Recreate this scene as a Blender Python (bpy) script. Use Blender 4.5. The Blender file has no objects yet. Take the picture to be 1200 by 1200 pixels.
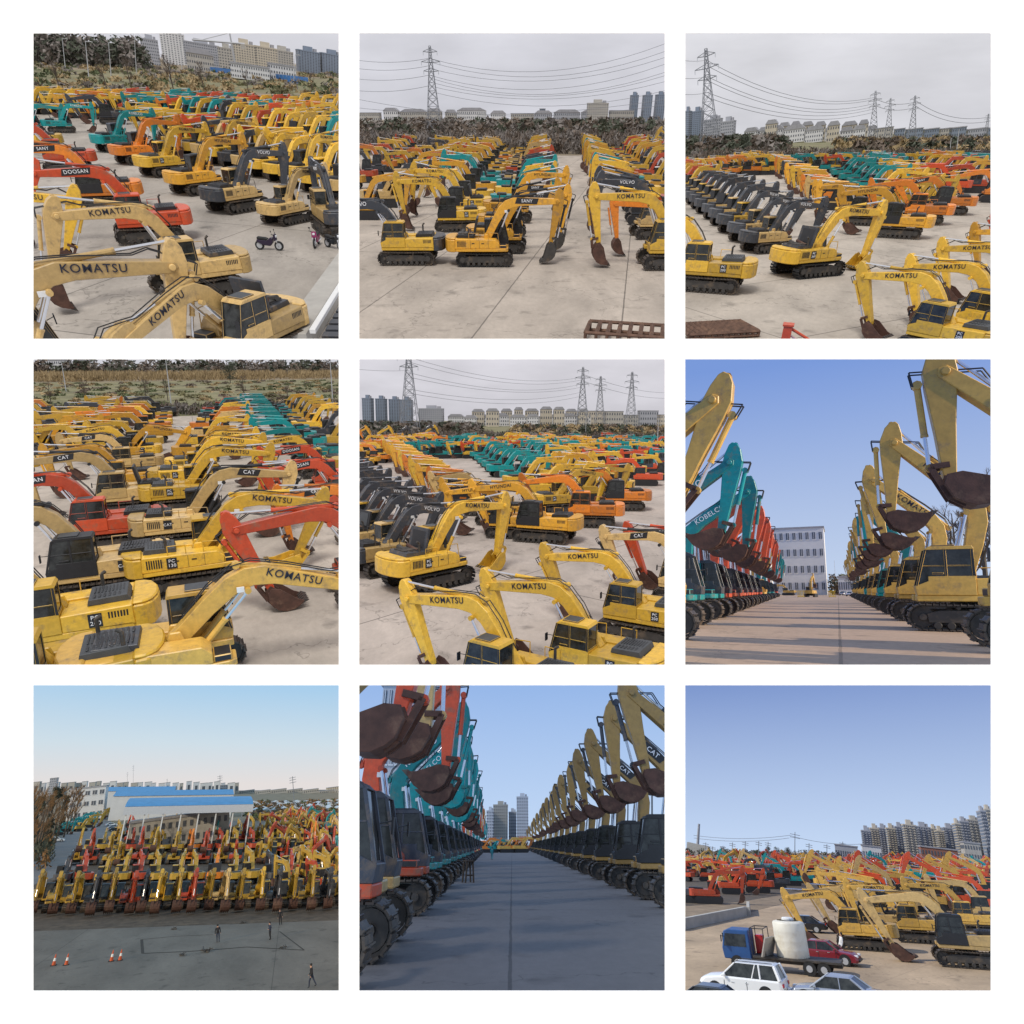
import bpy, bmesh, math, random
from mathutils import Vector, Matrix
R=math.radians
random.seed(7)
sc=bpy.context.scene
F=730.0
ZF=1200/376.0
WALL_Y=7.7
DFAR=1700.0
def S(r,g,b):
    def f(c):
        c/=255.0
        return c/12.92 if c<=.04045 else ((c+.055)/1.055)**2.4
    return (f(r),f(g),f(b))
# ------------------------------------------------------------------ materials
def newmat(name):
    m=bpy.data.materials.new(name); m.use_nodes=True
    nt=m.node_tree; nt.nodes.clear()
    out=nt.nodes.new('ShaderNodeOutputMaterial')
    return m,nt,out
def mat(name,col,rough=.6,metal=0.,var=.25,scale=3.,dirt=None,dirtamt=.0,bump=0.,rnd=.0,spec=.5,detail=6.,dscale=1.4,coat=0.):
    m,nt,out=newmat(name)
    N=nt.nodes; L=nt.links
    b=N.new('ShaderNodeBsdfPrincipled'); L.new(b.outputs[0],out.inputs[0])
    b.inputs['Roughness'].default_value=rough; b.inputs['Metallic'].default_value=metal
    b.inputs['Specular IOR Level'].default_value=spec
    b.inputs['Coat Weight'].default_value=coat
    tc=N.new('ShaderNodeTexCoord')
    nz=N.new('ShaderNodeTexNoise'); nz.inputs['Scale'].default_value=scale; nz.inputs['Detail'].default_value=detail; nz.inputs['Roughness'].default_value=.65
    L.new(tc.outputs['Object'],nz.inputs['Vector'])
    rp=N.new('ShaderNodeMapRange'); rp.inputs[1].default_value=.3; rp.inputs[2].default_value=.7
    rp.inputs[3].default_value=1-var; rp.inputs[4].default_value=1+var*.55
    L.new(nz.outputs[0],rp.inputs[0])
    mul=N.new('ShaderNodeVectorMath'); mul.operation='SCALE'; mul.inputs[0].default_value=col[:3]
    L.new(rp.outputs[0],mul.inputs['Scale'])
    last=mul.outputs[0]
    if rnd:
        oi=N.new('ShaderNodeObjectInfo')
        r2=N.new('ShaderNodeMapRange'); r2.inputs[3].default_value=1-rnd; r2.inputs[4].default_value=1+rnd*.5
        L.new(oi.outputs['Random'],r2.inputs[0])
        m2=N.new('ShaderNodeVectorMath'); m2.operation='SCALE'; L.new(last,m2.inputs[0]); L.new(r2.outputs[0],m2.inputs['Scale']); last=m2.outputs[0]
    if dirt:
        n2=N.new('ShaderNodeTexNoise'); n2.inputs['Scale'].default_value=dscale; n2.inputs['Detail'].default_value=9; n2.inputs['Roughness'].default_value=.72
        L.new(tc.outputs['Object'],n2.inputs['Vector'])
        r3=N.new('ShaderNodeMapRange'); r3.inputs[1].default_value=.52; r3.inputs[2].default_value=.72; r3.inputs[4].default_value=dirtamt
        L.new(n2.outputs[0],r3.inputs[0])
        mx=N.new('ShaderNodeMix'); mx.data_type='RGBA'; L.new(r3.outputs[0],mx.inputs[0]); L.new(last,mx.inputs[6]); mx.inputs[7].default_value=(*dirt[:3],1)
        last=mx.outputs[2]
    L.new(last,b.inputs['Base Color'])
    if bump:
        bp=N.new('ShaderNodeBump'); bp.inputs['Strength'].default_value=bump; bp.inputs['Distance'].default_value=.05
        L.new(nz.outputs[0],bp.inputs['Height']); L.new(bp.outputs[0],b.inputs['Normal'])
    return m
DUST=(.20,.14,.085)
def paint(name,c,r=.42): return mat(name,c,rough=r,var=.2,scale=4.5,dirt=DUST,dirtamt=.85,rnd=.35,coat=.05,dscale=2.1)
MT={
 'yellow':paint('yellow_paint',(.74,.44,.04)),
 'gold':paint('golden_yellow_paint',(.66,.39,.075)),'oldyellow':paint('shaded_yellow_paint',(.47,.29,.035)),'oldred':paint('shaded_red_paint',(.46,.06,.022)),  # last two: bottom left yard's shade put into the paint colour
 'tan':paint('faded_yellow_paint',(.60,.40,.15)),
 'amber':paint('amber_paint',(.72,.36,.03)),
 'orange':paint('orange_paint',(.74,.22,.02)),
 'red':paint('red_orange_paint',(.60,.075,.02)),
 'teal':paint('teal_paint',(.0,.27,.27)),
 'blue':paint('blue_paint',(.03,.10,.35)),
 'charcoal':paint('charcoal_paint',(.045,.05,.06)),
 'greycab':paint('grey_blue_paint',(.045,.055,.075)),
 'white':mat('white_paint',(.75,.75,.73),rough=.4,var=.05,rnd=.05),
 'black':mat('black_plastic',(.018,.018,.02),rough=.5,var=.3),
 'dark':mat('dark_steel',(.05,.045,.04),rough=.6,var=.4,dirt=DUST,dirtamt=.7),
 'track':mat('track_steel',(.085,.07,.058),rough=.55,metal=.3,var=.5,scale=5,dirt=(.25,.17,.10),dirtamt=.8),
 'trackdark':mat('oiled_track_steel',(.022,.022,.024),rough=.4,metal=.3,var=.3,scale=5),
 'rust':mat('rusty_bucket_steel',(.085,.038,.025),rough=.75,var=.5,scale=2.5,dirt=(.22,.13,.08),dirtamt=.7,bump=.3),
 'chrome':mat('chrome_rod',(.75,.76,.78),rough=.22,metal=.9,var=.05),
 'glass':mat('tinted_cab_glass',(.035,.038,.036),rough=.08,var=.95,scale=2.2,spec=.45),
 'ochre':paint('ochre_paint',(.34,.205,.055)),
 'mesh_grille':mat('hood_grille',(.06,.065,.07),rough=.6,var=.2),
 'text_dark':mat('dark_lettering',(.012,.014,.03),rough=.5,var=.0),
 'text_white':mat('white_lettering',(.8,.8,.8),rough=.5,var=.0),
 'rubber':mat('rubber',(.02,.02,.02),rough=.8,var=.2),
}
# ------------------------------------------------------------------ mesh builder
class MB:
    def __init__(s): s.v=[]; s.f=[]; s.k=[]
    def add(s,vs,fs,key):
        o=len(s.v); s.v+= [tuple(p) for p in vs]
        for f in fs: s.f.append(tuple(i+o for i in f)); s.k.append(key)
    def box(s,x0,x1,y0,y1,z0,z1,key,mt=None):
        vs=[Vector((x,y,z)) for x in (x0,x1) for y in (y0,y1) for z in (z0,z1)]
        if mt is not None: vs=[mt@p for p in vs]
        s.add(vs,[(0,1,3,2),(4,6,7,5),(0,4,5,1),(2,3,7,6),(0,2,6,4),(1,5,7,3)],key)
    def prism(s,pts,y0,y1,key,sidekey=None,taper=None):
        # pts (x,z) polygon extruded along y
        n=len(pts)
        a=sum(pts[i][0]*pts[(i+1)%n][1]-pts[(i+1)%n][0]*pts[i][1] for i in range(n))
        if a<0: pts=pts[::-1]
        vs=[(x,y0,z) for x,z in pts]+[(x,y1,z) for x,z in pts]
        s.add(vs,[tuple(range(n)),tuple(range(2*n-1,n-1,-1))],sidekey or key)
        s.add(vs,[(i,i+n,(i+1)%n+n,(i+1)%n) for i in range(n)],key)
    def zprism(s,pts,z0,z1,key):
        n=len(pts)
        a=sum(pts[i][0]*pts[(i+1)%n][1]-pts[(i+1)%n][0]*pts[i][1] for i in range(n))
        if a<0: pts=pts[::-1]
        vs=[(x,y,z0) for x,y in pts]+[(x,y,z1) for x,y in pts]
        s.add(vs,[tuple(range(n-1,-1,-1)),tuple(range(n,2*n))]+[(i,(i+1)%n,(i+1)%n+n,i+n) for i in range(n)],key)
    def tube(s,p0,p1,r,key,n=8,r1=None):
        p0=Vector(p0); p1=Vector(p1); d=p1-p0
        if d.length<1e-6: return
        q=d.to_track_quat('Z','Y'); r1=r if r1 is None else r1
        vs=[]
        for p,rr in ((p0,r),(p1,r1)):
            for i in range(n):
                a=2*math.pi*i/n; vs.append(p+q@Vector((rr*math.cos(a),rr*math.sin(a),0)))
        s.add(vs,[(i,(i+1)%n,(i+1)%n+n,i+n) for i in range(n)]+[tuple(range(n-1,-1,-1)),tuple(range(n,2*n))],key)
    def path(s,ps,r,key,n=6):
        for a,b in zip(ps[:-1],ps[1:]): s.tube(a,b,r,key,n)
    def lathe(s,prof,cx,cy,key,n=24):
        vs=[];m=len(prof)
        for i in range(n):
            a=2*math.pi*i/n
            for r,z in prof: vs.append((cx+r*math.cos(a),cy+r*math.sin(a),z))
        fs=[]
        for i in range(n):
            for j in range(m-1):
                fs.append((i*m+j,((i+1)%n)*m+j,((i+1)%n)*m+j+1,i*m+j+1))
        s.add(vs,fs,key)
    def ell(s,c,rx,ry,rz,key,nu=10,nv=7):
        prof=[(math.sin(math.pi*j/(nv)),-math.cos(math.pi*j/nv)) for j in range(nv+1)]
        vs=[];m=nv+1
        for i in range(nu):
            a=2*math.pi*i/nu
            for r,z in prof: vs.append((c[0]+rx*r*math.cos(a),c[1]+ry*r*math.sin(a),c[2]+rz*z))
        s.add(vs,[(i*m+j,((i+1)%nu)*m+j,((i+1)%nu)*m+j+1,i*m+j+1) for i in range(nu) for j in range(m-1)],key)
    def wheel(s,x,y,z,r,w,key,n=18):
        s.tube((x,y-w/2,z),(x,y+w/2,z),r,key,n)
    def mesh(s,name,bevel=0.,smooth=False,seg=1):
        keys=[]
        for k in s.k:
            if k not in keys: keys.append(k)
        me=bpy.data.meshes.new(name)
        me.from_pydata(s.v,[],s.f)
        for k in keys: me.materials.append(None)
        me.polygons.foreach_set('material_index',[keys.index(k) for k in s.k])
        if bevel:
            bm=bmesh.new(); bm.from_mesh(me)
            bmesh.ops.remove_doubles(bm,verts=bm.verts,dist=.0005)
            es=[e for e in bm.edges if len(e.link_faces)==2 and e.calc_face_angle(0)>.45]
            bmesh.ops.bevel(bm,geom=es,offset=bevel,segments=seg,affect='EDGES',clamp_overlap=True,profile=.6)
            bm.to_mesh(me); bm.free()
        if smooth: me.polygons.foreach_set('use_smooth',[True]*len(me.polygons))
        me.update()
        return me,keys
    def merge(s,o,M,style):
        base=len(s.v)
        s.v+=[tuple(M@Vector(p)) for p in o.v]
        s.f+=[tuple(i+base for i in f) for f in o.f]
        s.k+=[style.get(k,k) for k in o.k]
cur={'cell':None}
def link(o,cast=True):
    c=cur['cell']
    c.col.objects.link(o)
    if cast: c.cast.objects.link(o)
def obj(name,mk,parent=None,style={},label=None,cat=None,group=None,kind=None,M=None,cast=True):
    """mk = (mesh,keys) ; makes one object"""
    me,keys=mk
    o=bpy.data.objects.new(name,me); link(o,cast)
    for i,k in enumerate(keys):
        sl=o.material_slots[i]; sl.link='OBJECT'
        kk=style.get(k,k); sl.material=MT[kk] if isinstance(kk,str) else kk
    if parent is not None: o.parent=parent
    if M is not None: o.matrix_world=M
    tag(o,label,cat,group,kind)
    return o
def tag(o,label=None,cat=None,group=None,kind=None):
    if label: o['label']=label
    if cat: o['category']=cat
    if group: o['group']=group
    if kind: o['kind']=kind
def empty(name,M,label=None,cat=None,group=None):
    o=bpy.data.objects.new(name,None); o.empty_display_size=.3; link(o,False); o.matrix_world=M
    tag(o,label,cat,group); return o
_tc={}
def text_mesh(s,size):
    k=(s,size)
    if k in _tc: return _tc[k]
    cu=bpy.data.curves.new('t','FONT'); cu.body=s; cu.size=size; cu.extrude=.006; cu.align_x='CENTER'; cu.align_y='CENTER'; cu.resolution_u=3; cu.offset=.0035*size; cu.space_character=1.1
    to=bpy.data.objects.new('t',cu); sc.collection.objects.link(to)
    dg=bpy.context.evaluated_depsgraph_get(); dg.update()
    me=bpy.data.meshes.new_from_object(to.evaluated_get(dg),depsgraph=dg); me.name='lettering'
    bpy.data.objects.remove(to); bpy.data.curves.remove(cu)
    me.materials.clear(); me.materials.append(None)
    _tc[k]=(me,['text']); return _tc[k]
# ------------------------------------------------------------------ cells
class Cell:
    def __init__(s,i,x0,y0,H,hl,hr,name,yaw=0):
        s.i=i; s.x0=x0; s.y0=y0; s.H=H; s.name=name
        s.col=bpy.data.collections.new('yard_%d'%i); sc.collection.children.link(s.col)
        s.cast=bpy.data.collections.new('casters_%d'%i)
        s.rx=(39,397) if x0==30 else (421,779) if x0==412 else (803,1161)
        s.ry=(39,397) if y0==30 else (421,779) if y0==412 else (803,1161)
        dl=s.ray(29,hl); dr=s.ray(1171,hr)
        n=dr.cross(dl).normalized(); 
        if n.z<0: n=-n
        mid=s.ray(600,(hl+hr)/2); mid=(mid-n*mid.dot(n)).normalized()
        x=mid.cross(n).normalized()
        s.n=n; s.f=mid; s.x=x
        m=Matrix((x,mid,n)).transposed().to_4x4()
        m.translation=-n*H
        s.M=m; s.Mi=m.inverted()
    def ray(s,zx,zy):
        px=s.x0+zx/ZF; py=s.y0+zy/ZF
        return Vector(((px-600)/F,1,(600-py)/F))
    def g(s,zx,zy):
        d=s.ray(zx,zy); t=-s.H/d.dot(s.n)
        p=s.Mi@(d*t); return Vector((p.x,p.y,0))
    def at(s,zx,zy,Y):
        d=s.ray(zx,zy); t=Y/d.dot(s.f); return s.Mi@(d*t)
    def P(s,x,y,z=0,yaw=0,scale=1,lean=0):
        M=s.M@Matrix.Translation((x,y,z))@Matrix.Rotation(R(yaw),4,'Z')
        if lean: M=s.M@Matrix.Translation((x,y,z))@Matrix.Rotation(R(lean),4,'Y')@Matrix.Rotation(R(yaw),4,'Z')
        if scale!=1: M=M@Matrix.Scale(scale,4)
        return M
    def px(s,M,p=(0,0,0)):
        w=M@Vector(p); return (600+F*w.x/w.y, 600-F*w.z/w.y, w.y)
C={}
for a in [(1,30,30,10,80,132,'top left'),(2,412,30,9.5,335,335,'top middle'),(3,794,30,9,395,380,'top right'),
          (4,30,412,10,45,45,'middle left'),(5,412,412,9,245,250,'centre'),(6,794,412,1.6,895,895,'middle right'),
          (7,30,794,16,405,395,'bottom left'),(8,412,794,2.0,628,628,'bottom middle'),(9,794,794,7.5,636,655,'bottom right')]:
    C[a[0]]=Cell(*a)
# ------------------------------------------------------------------ sky + ground shells
def sky_mat(name,lo,hi,emax=20,cloud=0.,strength=1.,haze=None):
    m,nt,out=newmat(name); N=nt.nodes; L=nt.links
    e=N.new('ShaderNodeEmission'); L.new(e.outputs[0],out.inputs[0]); e.inputs[1].default_value=strength
    tc=N.new('ShaderNodeTexCoord'); nm=N.new('ShaderNodeVectorMath'); nm.operation='NORMALIZE'; L.new(tc.outputs['Object'],nm.inputs[0])
    sp=N.new('ShaderNodeSeparateXYZ'); L.new(nm.outputs[0],sp.inputs[0])
    mr=N.new('ShaderNodeMapRange'); mr.inputs[1].default_value=0; mr.inputs[2].default_value=math.sin(R(emax)); L.new(sp.outputs[2],mr.inputs[0])
    cr=N.new('ShaderNodeValToRGB'); L.new(mr.outputs[0],cr.inputs[0])
    cr.color_ramp.elements[0].color=(*lo,1); cr.color_ramp.elements[1].color=(*hi,1)
    if haze:
        el=cr.color_ramp.elements.new(haze[0]); el.color=(*haze[1],1)
    last=cr.outputs[0]
    if cloud:
        mp=N.new('ShaderNodeMapping'); mp.inputs['Scale'].default_value=(6,6,22); L.new(nm.outputs[0],mp.inputs[0])
        nz=N.new('ShaderNodeTexNoise'); nz.inputs['Scale'].default_value=1.3; nz.inputs['Detail'].default_value=5; L.new(mp.outputs[0],nz.inputs['Vector'])
        r=N.new('ShaderNodeMapRange'); r.inputs[1].default_value=.3; r.inputs[2].default_value=.7; r.inputs[3].default_value=1-cloud; r.inputs[4].default_value=1+cloud
        L.new(nz.outputs[0],r.inputs[0])
        v=N.new('ShaderNodeVectorMath'); v.operation='SCALE'; L.new(last,v.inputs[0]); L.new(r.outputs[0],v.inputs['Scale']); last=v.outputs[0]
    L.new(last,e.inputs[0])
    m.cycles.emission_sampling='NONE'
    return m
def concrete(name,col,jw=8,jh=16,rot=0,joint=.4,var=.26,mort=.05,sx=1,wet=.0,patch=None):
    m,nt,out=newmat(name); N=nt.nodes; L=nt.links
    b=N.new('ShaderNodeBsdfPrincipled'); L.new(b.outputs[0],out.inputs[0]); b.inputs['Roughness'].default_value=.85
    tc=N.new('ShaderNodeTexCoord')
    mp=N.new('ShaderNodeMapping'); mp.inputs['Rotation'].default_value=(0,0,R(rot)); L.new(tc.outputs['Object'],mp.inputs[0])
    br=N.new('ShaderNodeTexBrick'); br.offset=0; br.inputs['Scale'].default_value=1; br.inputs['Brick Width'].default_value=jw; br.inputs['Row Height'].default_value=jh
    br.inputs['Mortar Size'].default_value=mort; br.inputs['Mortar Smooth'].default_value=.3
    br.inputs['Color1'].default_value=(1,1,1,1); br.inputs['Color2'].default_value=(.93,.93,.93,1); br.inputs['Mortar'].default_value=(joint,joint,joint,1)
    wn=N.new('ShaderNodeTexNoise'); wn.inputs['Scale'].default_value=.8; wn.inputs['Detail'].default_value=3
    L.new(mp.outputs[0],wn.inputs['Vector'])
    ad=N.new('ShaderNodeVectorMath'); ad.operation='MULTIPLY_ADD'; ad.inputs[1].default_value=(.07,.07,0); L.new(wn.outputs['Color'],ad.inputs[0]); L.new(mp.outputs[0],ad.inputs[2])
    L.new(ad.outputs[0],br.inputs['Vector'])
    n1=N.new('ShaderNodeTexNoise'); n1.inputs['Scale'].default_value=.22; n1.inputs['Detail'].default_value=8; n1.inputs['Roughness'].default_value=.62; n1.inputs['Distortion'].default_value=.4
    mp2=N.new('ShaderNodeMapping'); mp2.inputs['Scale'].default_value=(1,.45,1); L.new(tc.outputs['Object'],mp2.inputs[0]); L.new(mp2.outputs[0],n1.inputs['Vector'])
    r1=N.new('ShaderNodeMapRange'); r1.inputs[1].default_value=.3; r1.inputs[2].default_value=.7; r1.inputs[3].default_value=1-var*1.3; r1.inputs[4].default_value=1+var*.6; L.new(n1.outputs[0],r1.inputs[0])
    n2=N.new('ShaderNodeTexNoise'); n2.inputs['Scale'].default_value=3.5; n2.inputs['Detail'].default_value=8; n2.inputs['Roughness'].default_value=.8; L.new(mp2.outputs[0],n2.inputs['Vector'])
    r2=N.new('ShaderNodeMapRange'); r2.inputs[1].default_value=.25; r2.inputs[2].default_value=.7; r2.inputs[3].default_value=.82; r2.inputs[4].default_value=1.08; L.new(n2.outputs[0],r2.inputs[0])
    # oil stains and cracks
    n3=N.new('ShaderNodeTexNoise'); n3.inputs['Scale'].default_value=.6; n3.inputs['Detail'].default_value=6; L.new(tc.outputs['Object'],n3.inputs['Vector'])
    r3=N.new('ShaderNodeMapRange'); r3.inputs[1].default_value=.60; r3.inputs[2].default_value=.72; r3.inputs[3].default_value=1; r3.inputs[4].default_value=.6; L.new(n3.outputs[0],r3.inputs[0])
    mm=N.new('ShaderNodeMath'); mm.operation='MULTIPLY'; L.new(r1.outputs[0],mm.inputs[0]); L.new(r2.outputs[0],mm.inputs[1])
    vo=N.new('ShaderNodeTexVoronoi'); vo.feature='DISTANCE_TO_EDGE'; vo.inputs['Scale'].default_value=.11
    dv=N.new('ShaderNodeVectorMath'); dv.operation='MULTIPLY_ADD'; dv.inputs[1].default_value=(5,5,0); L.new(wn.outputs['Color'],dv.inputs[0]); L.new(tc.outputs['Object'],dv.inputs[2]); L.new(dv.outputs[0],vo.inputs['Vector'])
    rv=N.new('ShaderNodeMapRange'); rv.inputs[1].default_value=0; rv.inputs[2].default_value=.006; rv.inputs[3].default_value=.6; rv.inputs[4].default_value=1; L.new(vo.outputs['Distance'],rv.inputs[0])
    m4=N.new('ShaderNodeMath'); m4.operation='MULTIPLY'; L.new(mm.outputs[0],m4.inputs[0]); L.new(rv.outputs[0],m4.inputs[1])
    m3=N.new('ShaderNodeMath'); m3.operation='MULTIPLY'; L.new(m4.outputs[0],m3.inputs[0]); L.new(r3.outputs[0],m3.inputs[1])
    v=N.new('ShaderNodeVectorMath'); v.operation='SCALE'; L.new(br.outputs['Color'],v.inputs[0]); L.new(m3.outputs[0],v.inputs['Scale'])
    v2=N.new('ShaderNodeVectorMath'); v2.operation='MULTIPLY'; L.new(v.outputs[0],v2.inputs[0]); v2.inputs[1].default_value=col
    L.new(v2.outputs[0],b.inputs['Base Color'])
    bp=N.new('ShaderNodeBump'); bp.inputs['Strength'].default_value=.25; bp.inputs['Distance'].default_value=.02; L.new(n2.outputs[0],bp.inputs['Height']); L.new(bp.outputs[0],b.inputs['Normal'])
    return m
EXP=10.0
def shell(c,skym,groundm,gname='yard_ground',label=None):
    cur['cell']=c
    x0,x1=c.rx[0]-EXP,c.rx[1]+EXP; y0,y1=c.ry[0]-EXP,c.ry[1]+EXP
    def rr(px,py): return Vector(((px-600)/F,1,(600-py)/F))
    # ground
    def gp(px,py):
        d=rr(px,py); return d*(-c.H/d.dot(c.n))
    def far(px):
        # find py where ground hit has world y==DFAR: d.n*DFAR=-H
        a=(px-600)/F
        zz=(-c.H/DFAR-c.n.x*a-c.n.y)/c.n.z
        return Vector((a,1,zz))*DFAR
    near=[gp(x0,y1),gp(x1,y1)]
    quad=[near[0],near[1],far(x1),far(x0)]
    # subdivide in rows for decent numerics
    vs=[];n=24
    for i in range(n+1):
        t=(i/n)**3
        for a,b in ((quad[0],quad[3]),(quad[1],quad[2])):
            vs.append(c.Mi@(a.lerp(b,t)))
    fs=[(2*i,2*i+1,2*i+3,2*i+2) for i in range(n)]
    me=bpy.data.meshes.new(gname); me.from_pydata(vs,[],fs); me.materials.append(groundm)
    o=bpy.data.objects.new(gname,me); c.col.objects.link(o); o.matrix_world=c.M; o['kind']='structure'
    if label: o['label']=label
    # sky: back, left, right, top  (vertices relative to the camera height, axes of the yard)
    Rm=c.M.to_3x3().to_4x4(); Ri=Rm.inverted()
    yn=WALL_Y+.25
    A=[rr(x0,y0),rr(x1,y0),rr(x1,y1),rr(x0,y1)]
    N=[Ri@(a*yn) for a in A]; B=[Ri@(a*DFAR) for a in A]
    # bottom back edge to just under the ground line
    fl=far(x0); fr=far(x1)
    B[3]=Ri@(fl-Vector((0,0,3))); B[2]=Ri@(fr-Vector((0,0,3)))
    g0=Ri@near[0]; g1=Ri@near[1]
    vs=N[:]+B[:]+[g0,g1]
    fs=[(4,5,6,7),(0,1,5,4),(0,4,7,8,3),(1,2,9,6,5)]
    me=bpy.data.meshes.new('sky'); me.from_pydata(vs,[],fs); me.materials.append(skym)
    o=bpy.data.objects.new('sky',me); c.col.objects.link(o); o.matrix_world=Rm; o['kind']='structure'
    return o
OV=dict(lo=S(213,213,220),hi=S(230,230,236),emax=14,cloud=.05)
CON=(.44,.385,.32)
shell(C[1],sky_mat('overcast_sky_mat',**OV),concrete('yard_concrete_a',(.42,.375,.32),14,22,35))
shell(C[2],sky_mat('overcast_sky_mat',lo=S(206,206,214),hi=S(226,226,233),emax=14,cloud=.09),concrete('yard_concrete_b',(.46,.395,.325),7.4,26,10))
shell(C[3],sky_mat('overcast_sky_mat',lo=S(212,212,218),hi=S(230,230,235),emax=14,cloud=.09),concrete('yard_concrete_c',(.48,.42,.35),11,26,40))
shell(C[4],sky_mat('overcast_sky_mat',**OV),concrete('yard_concrete_d',(.48,.415,.345),12,30,0))
shell(C[5],sky_mat('overcast_sky_mat',lo=S(208,206,213),hi=S(226,224,231),emax=14,cloud=.09),concrete('yard_concrete_e',(.48,.415,.36),11,26,40))
shell(C[6],sky_mat('clear_sky_mat',lo=S(196,212,236),hi=S(122,154,218),emax=19),concrete('yard_concrete_f',(.56,.385,.25),9,20,0,joint=.6,var=.12))
shell(C[7],sky_mat('evening_sky_mat',lo=S(228,222,220),hi=S(140,196,238),emax=10,haze=(.3,S(206,222,232))),concrete('yard_concrete_g',(.15,.142,.125),22,60,8,joint=.6))
shell(C[8],sky_mat('clear_sky_mat',lo=S(196,218,246),hi=S(140,176,230),emax=15),concrete('yard_concrete_h',(.16,.146,.14),6.4,26,0,joint=.5,mort=.04,var=.1))
shell(C[9],sky_mat('clear_sky_mat',lo=S(196,216,244),hi=S(112,140,200),emax=14),concrete('yard_earth',(.46,.34,.22),18,40,20,joint=.8))
# ------------------------------------------------------------------ excavator
BOOM=[(-.24,.1),(0.2,.42),(1.0,1.02),(1.75,1.5),(2.35,1.68),(2.95,1.6),(4.3,.92),(5.6,.24),(5.86,.1),(5.88,-.1),(5.68,-.2),(4.3,.4),(3.1,.92),(2.5,1.06),(1.95,.93),(1.2,.5),(.35,-.1),(0,-.24),(-.22,-.12)]
STICK=[(-.86,.0),(-.82,.2),(-.6,.36),(-.1,.5),(.4,.46),(1.6,.28),(2.85,.13),(3.03,.04),(3.0,-.1),(2.8,-.15),(1.4,-.19),(.45,-.24),(0,-.28),(-.4,-.22),(-.75,-.11)]
BUCK=[(-.12,-.14),(-.15,.1),(.08,.44),(.28,.54),(.56,.6),(.88,.52),(1.12,.32),(1.28,.04),(1.32,-.16),(1.0,-.12),(.2,-.24)]
FOOT=(.15,1.78)
def rot2(p,a): return (p[0]*math.cos(a)-p[1]*math.sin(a),p[0]*math.sin(a)+p[1]*math.cos(a))
def kin(pose):
    tb,ts,tk=pose
    b=R(tb); s=R(ts); k=R(tk)
    tip=rot2((5.7,0),b); tip=(FOOT[0]+tip[0],FOOT[1]+tip[1])
    e=rot2((2.9,0),s); e=(tip[0]+e[0],tip[1]+e[1])
    return b,s,k,tip,e
def xf(pts,o,a): return [(o[0]+rot2(p,a)[0],o[1]+rot2(p,a)[1]) for p in pts]
def ground_pose(ts,tk):
    lo,hi=-20,70
    for _ in range(40):
        m=(lo+hi)/2; b,s,k,tip,e=kin((m,ts,tk))
        z=min(p[1] for p in xf(BUCK+[(1.6,-.2)],e,k))
        if z>0.02: hi=m
        else: lo=m
    return (m,ts,tk)
POSES={'park':ground_pose(-97,-115),'in':ground_pose(-112,-150),'flat':ground_pose(-82,-95),'tuck':ground_pose(-125,-170),'reach':ground_pose(-70,-100),
       'wide':ground_pose(-62,-80),
       'high':(69,-88,-172),'high2':(67,-96,-168),'high3':(71,-84,-176),'lft':(58,-99,-172),'lft2':(60,-112,-178),'lft3':(56,-94,-168),'down':(8,-36,-60),'lo':ground_pose(-115,-174),'lo2':ground_pose(-106,-158),'lo3':ground_pose(-98,-145),'low':(20,-92,-130),'up':(52,-60,-120),'vert':(68,-62,-130)}
def track_mb(y,shoes,det=True):
    m=MB(); r=.44; h=1.62; zc=.5
    if not shoes:
        pts=[]
        for i in range(6): a=-math.pi/2+math.pi*i/5; pts.append((h+r*1.1*math.cos(a),zc+r*1.1*math.sin(a)))
        for i in range(6): a=math.pi/2+math.pi*i/5; pts.append((-h+r*1.1*math.cos(a),zc+r*1.1*math.sin(a)))
        m.prism(pts,y-.3,y+.3,'track','black'); return m
    per=4*h+2*math.pi*r; n=46
    for i in range(n):
        s=per*i/n
        if s<2*h: x=-h+s; z=zc-r; a=0
        elif s<2*h+math.pi*r: t=(s-2*h)/r; x=h+r*math.sin(t); z=zc-r*math.cos(t); a=t
        elif s<4*h+math.pi*r: x=h-(s-2*h-math.pi*r); z=zc+r-.03*math.sin(math.pi*(s-2*h-math.pi*r)/(2*h)); a=math.pi
        else: t=(s-4*h-math.pi*r)/r; x=-h-r*math.sin(t); z=zc+r*math.cos(t); a=math.pi+t
        Mt=Matrix.Translation((x,y,z))@Matrix.Rotation(-a,4,'Y')
        m.box(-.083,.083,-.3,.3,-.03,.015,'track',Mt); m.box(-.075,-.045,-.3,.3,-.065,-.03,'track',Mt)
        m.box(-.095,.095,-.1,.1,.015,.07,'dark',Mt)
    return m
def frame_mb(y,shoes):
    m=MB(); 
    m.prism([(-1.45,.3),(1.45,.3),(1.5,.62),(1.1,.74),(-1.1,.74),(-1.5,.62)],y-.17,y+.17,'dark')
    for i in range(7): m.wheel(-1.2+i*.4,y,.2,.13,.42,'dark',10)
    for x in (-.55,.55): m.wheel(x,y,.83,.08,.3,'dark',8)
    return m
_pc={}
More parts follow.
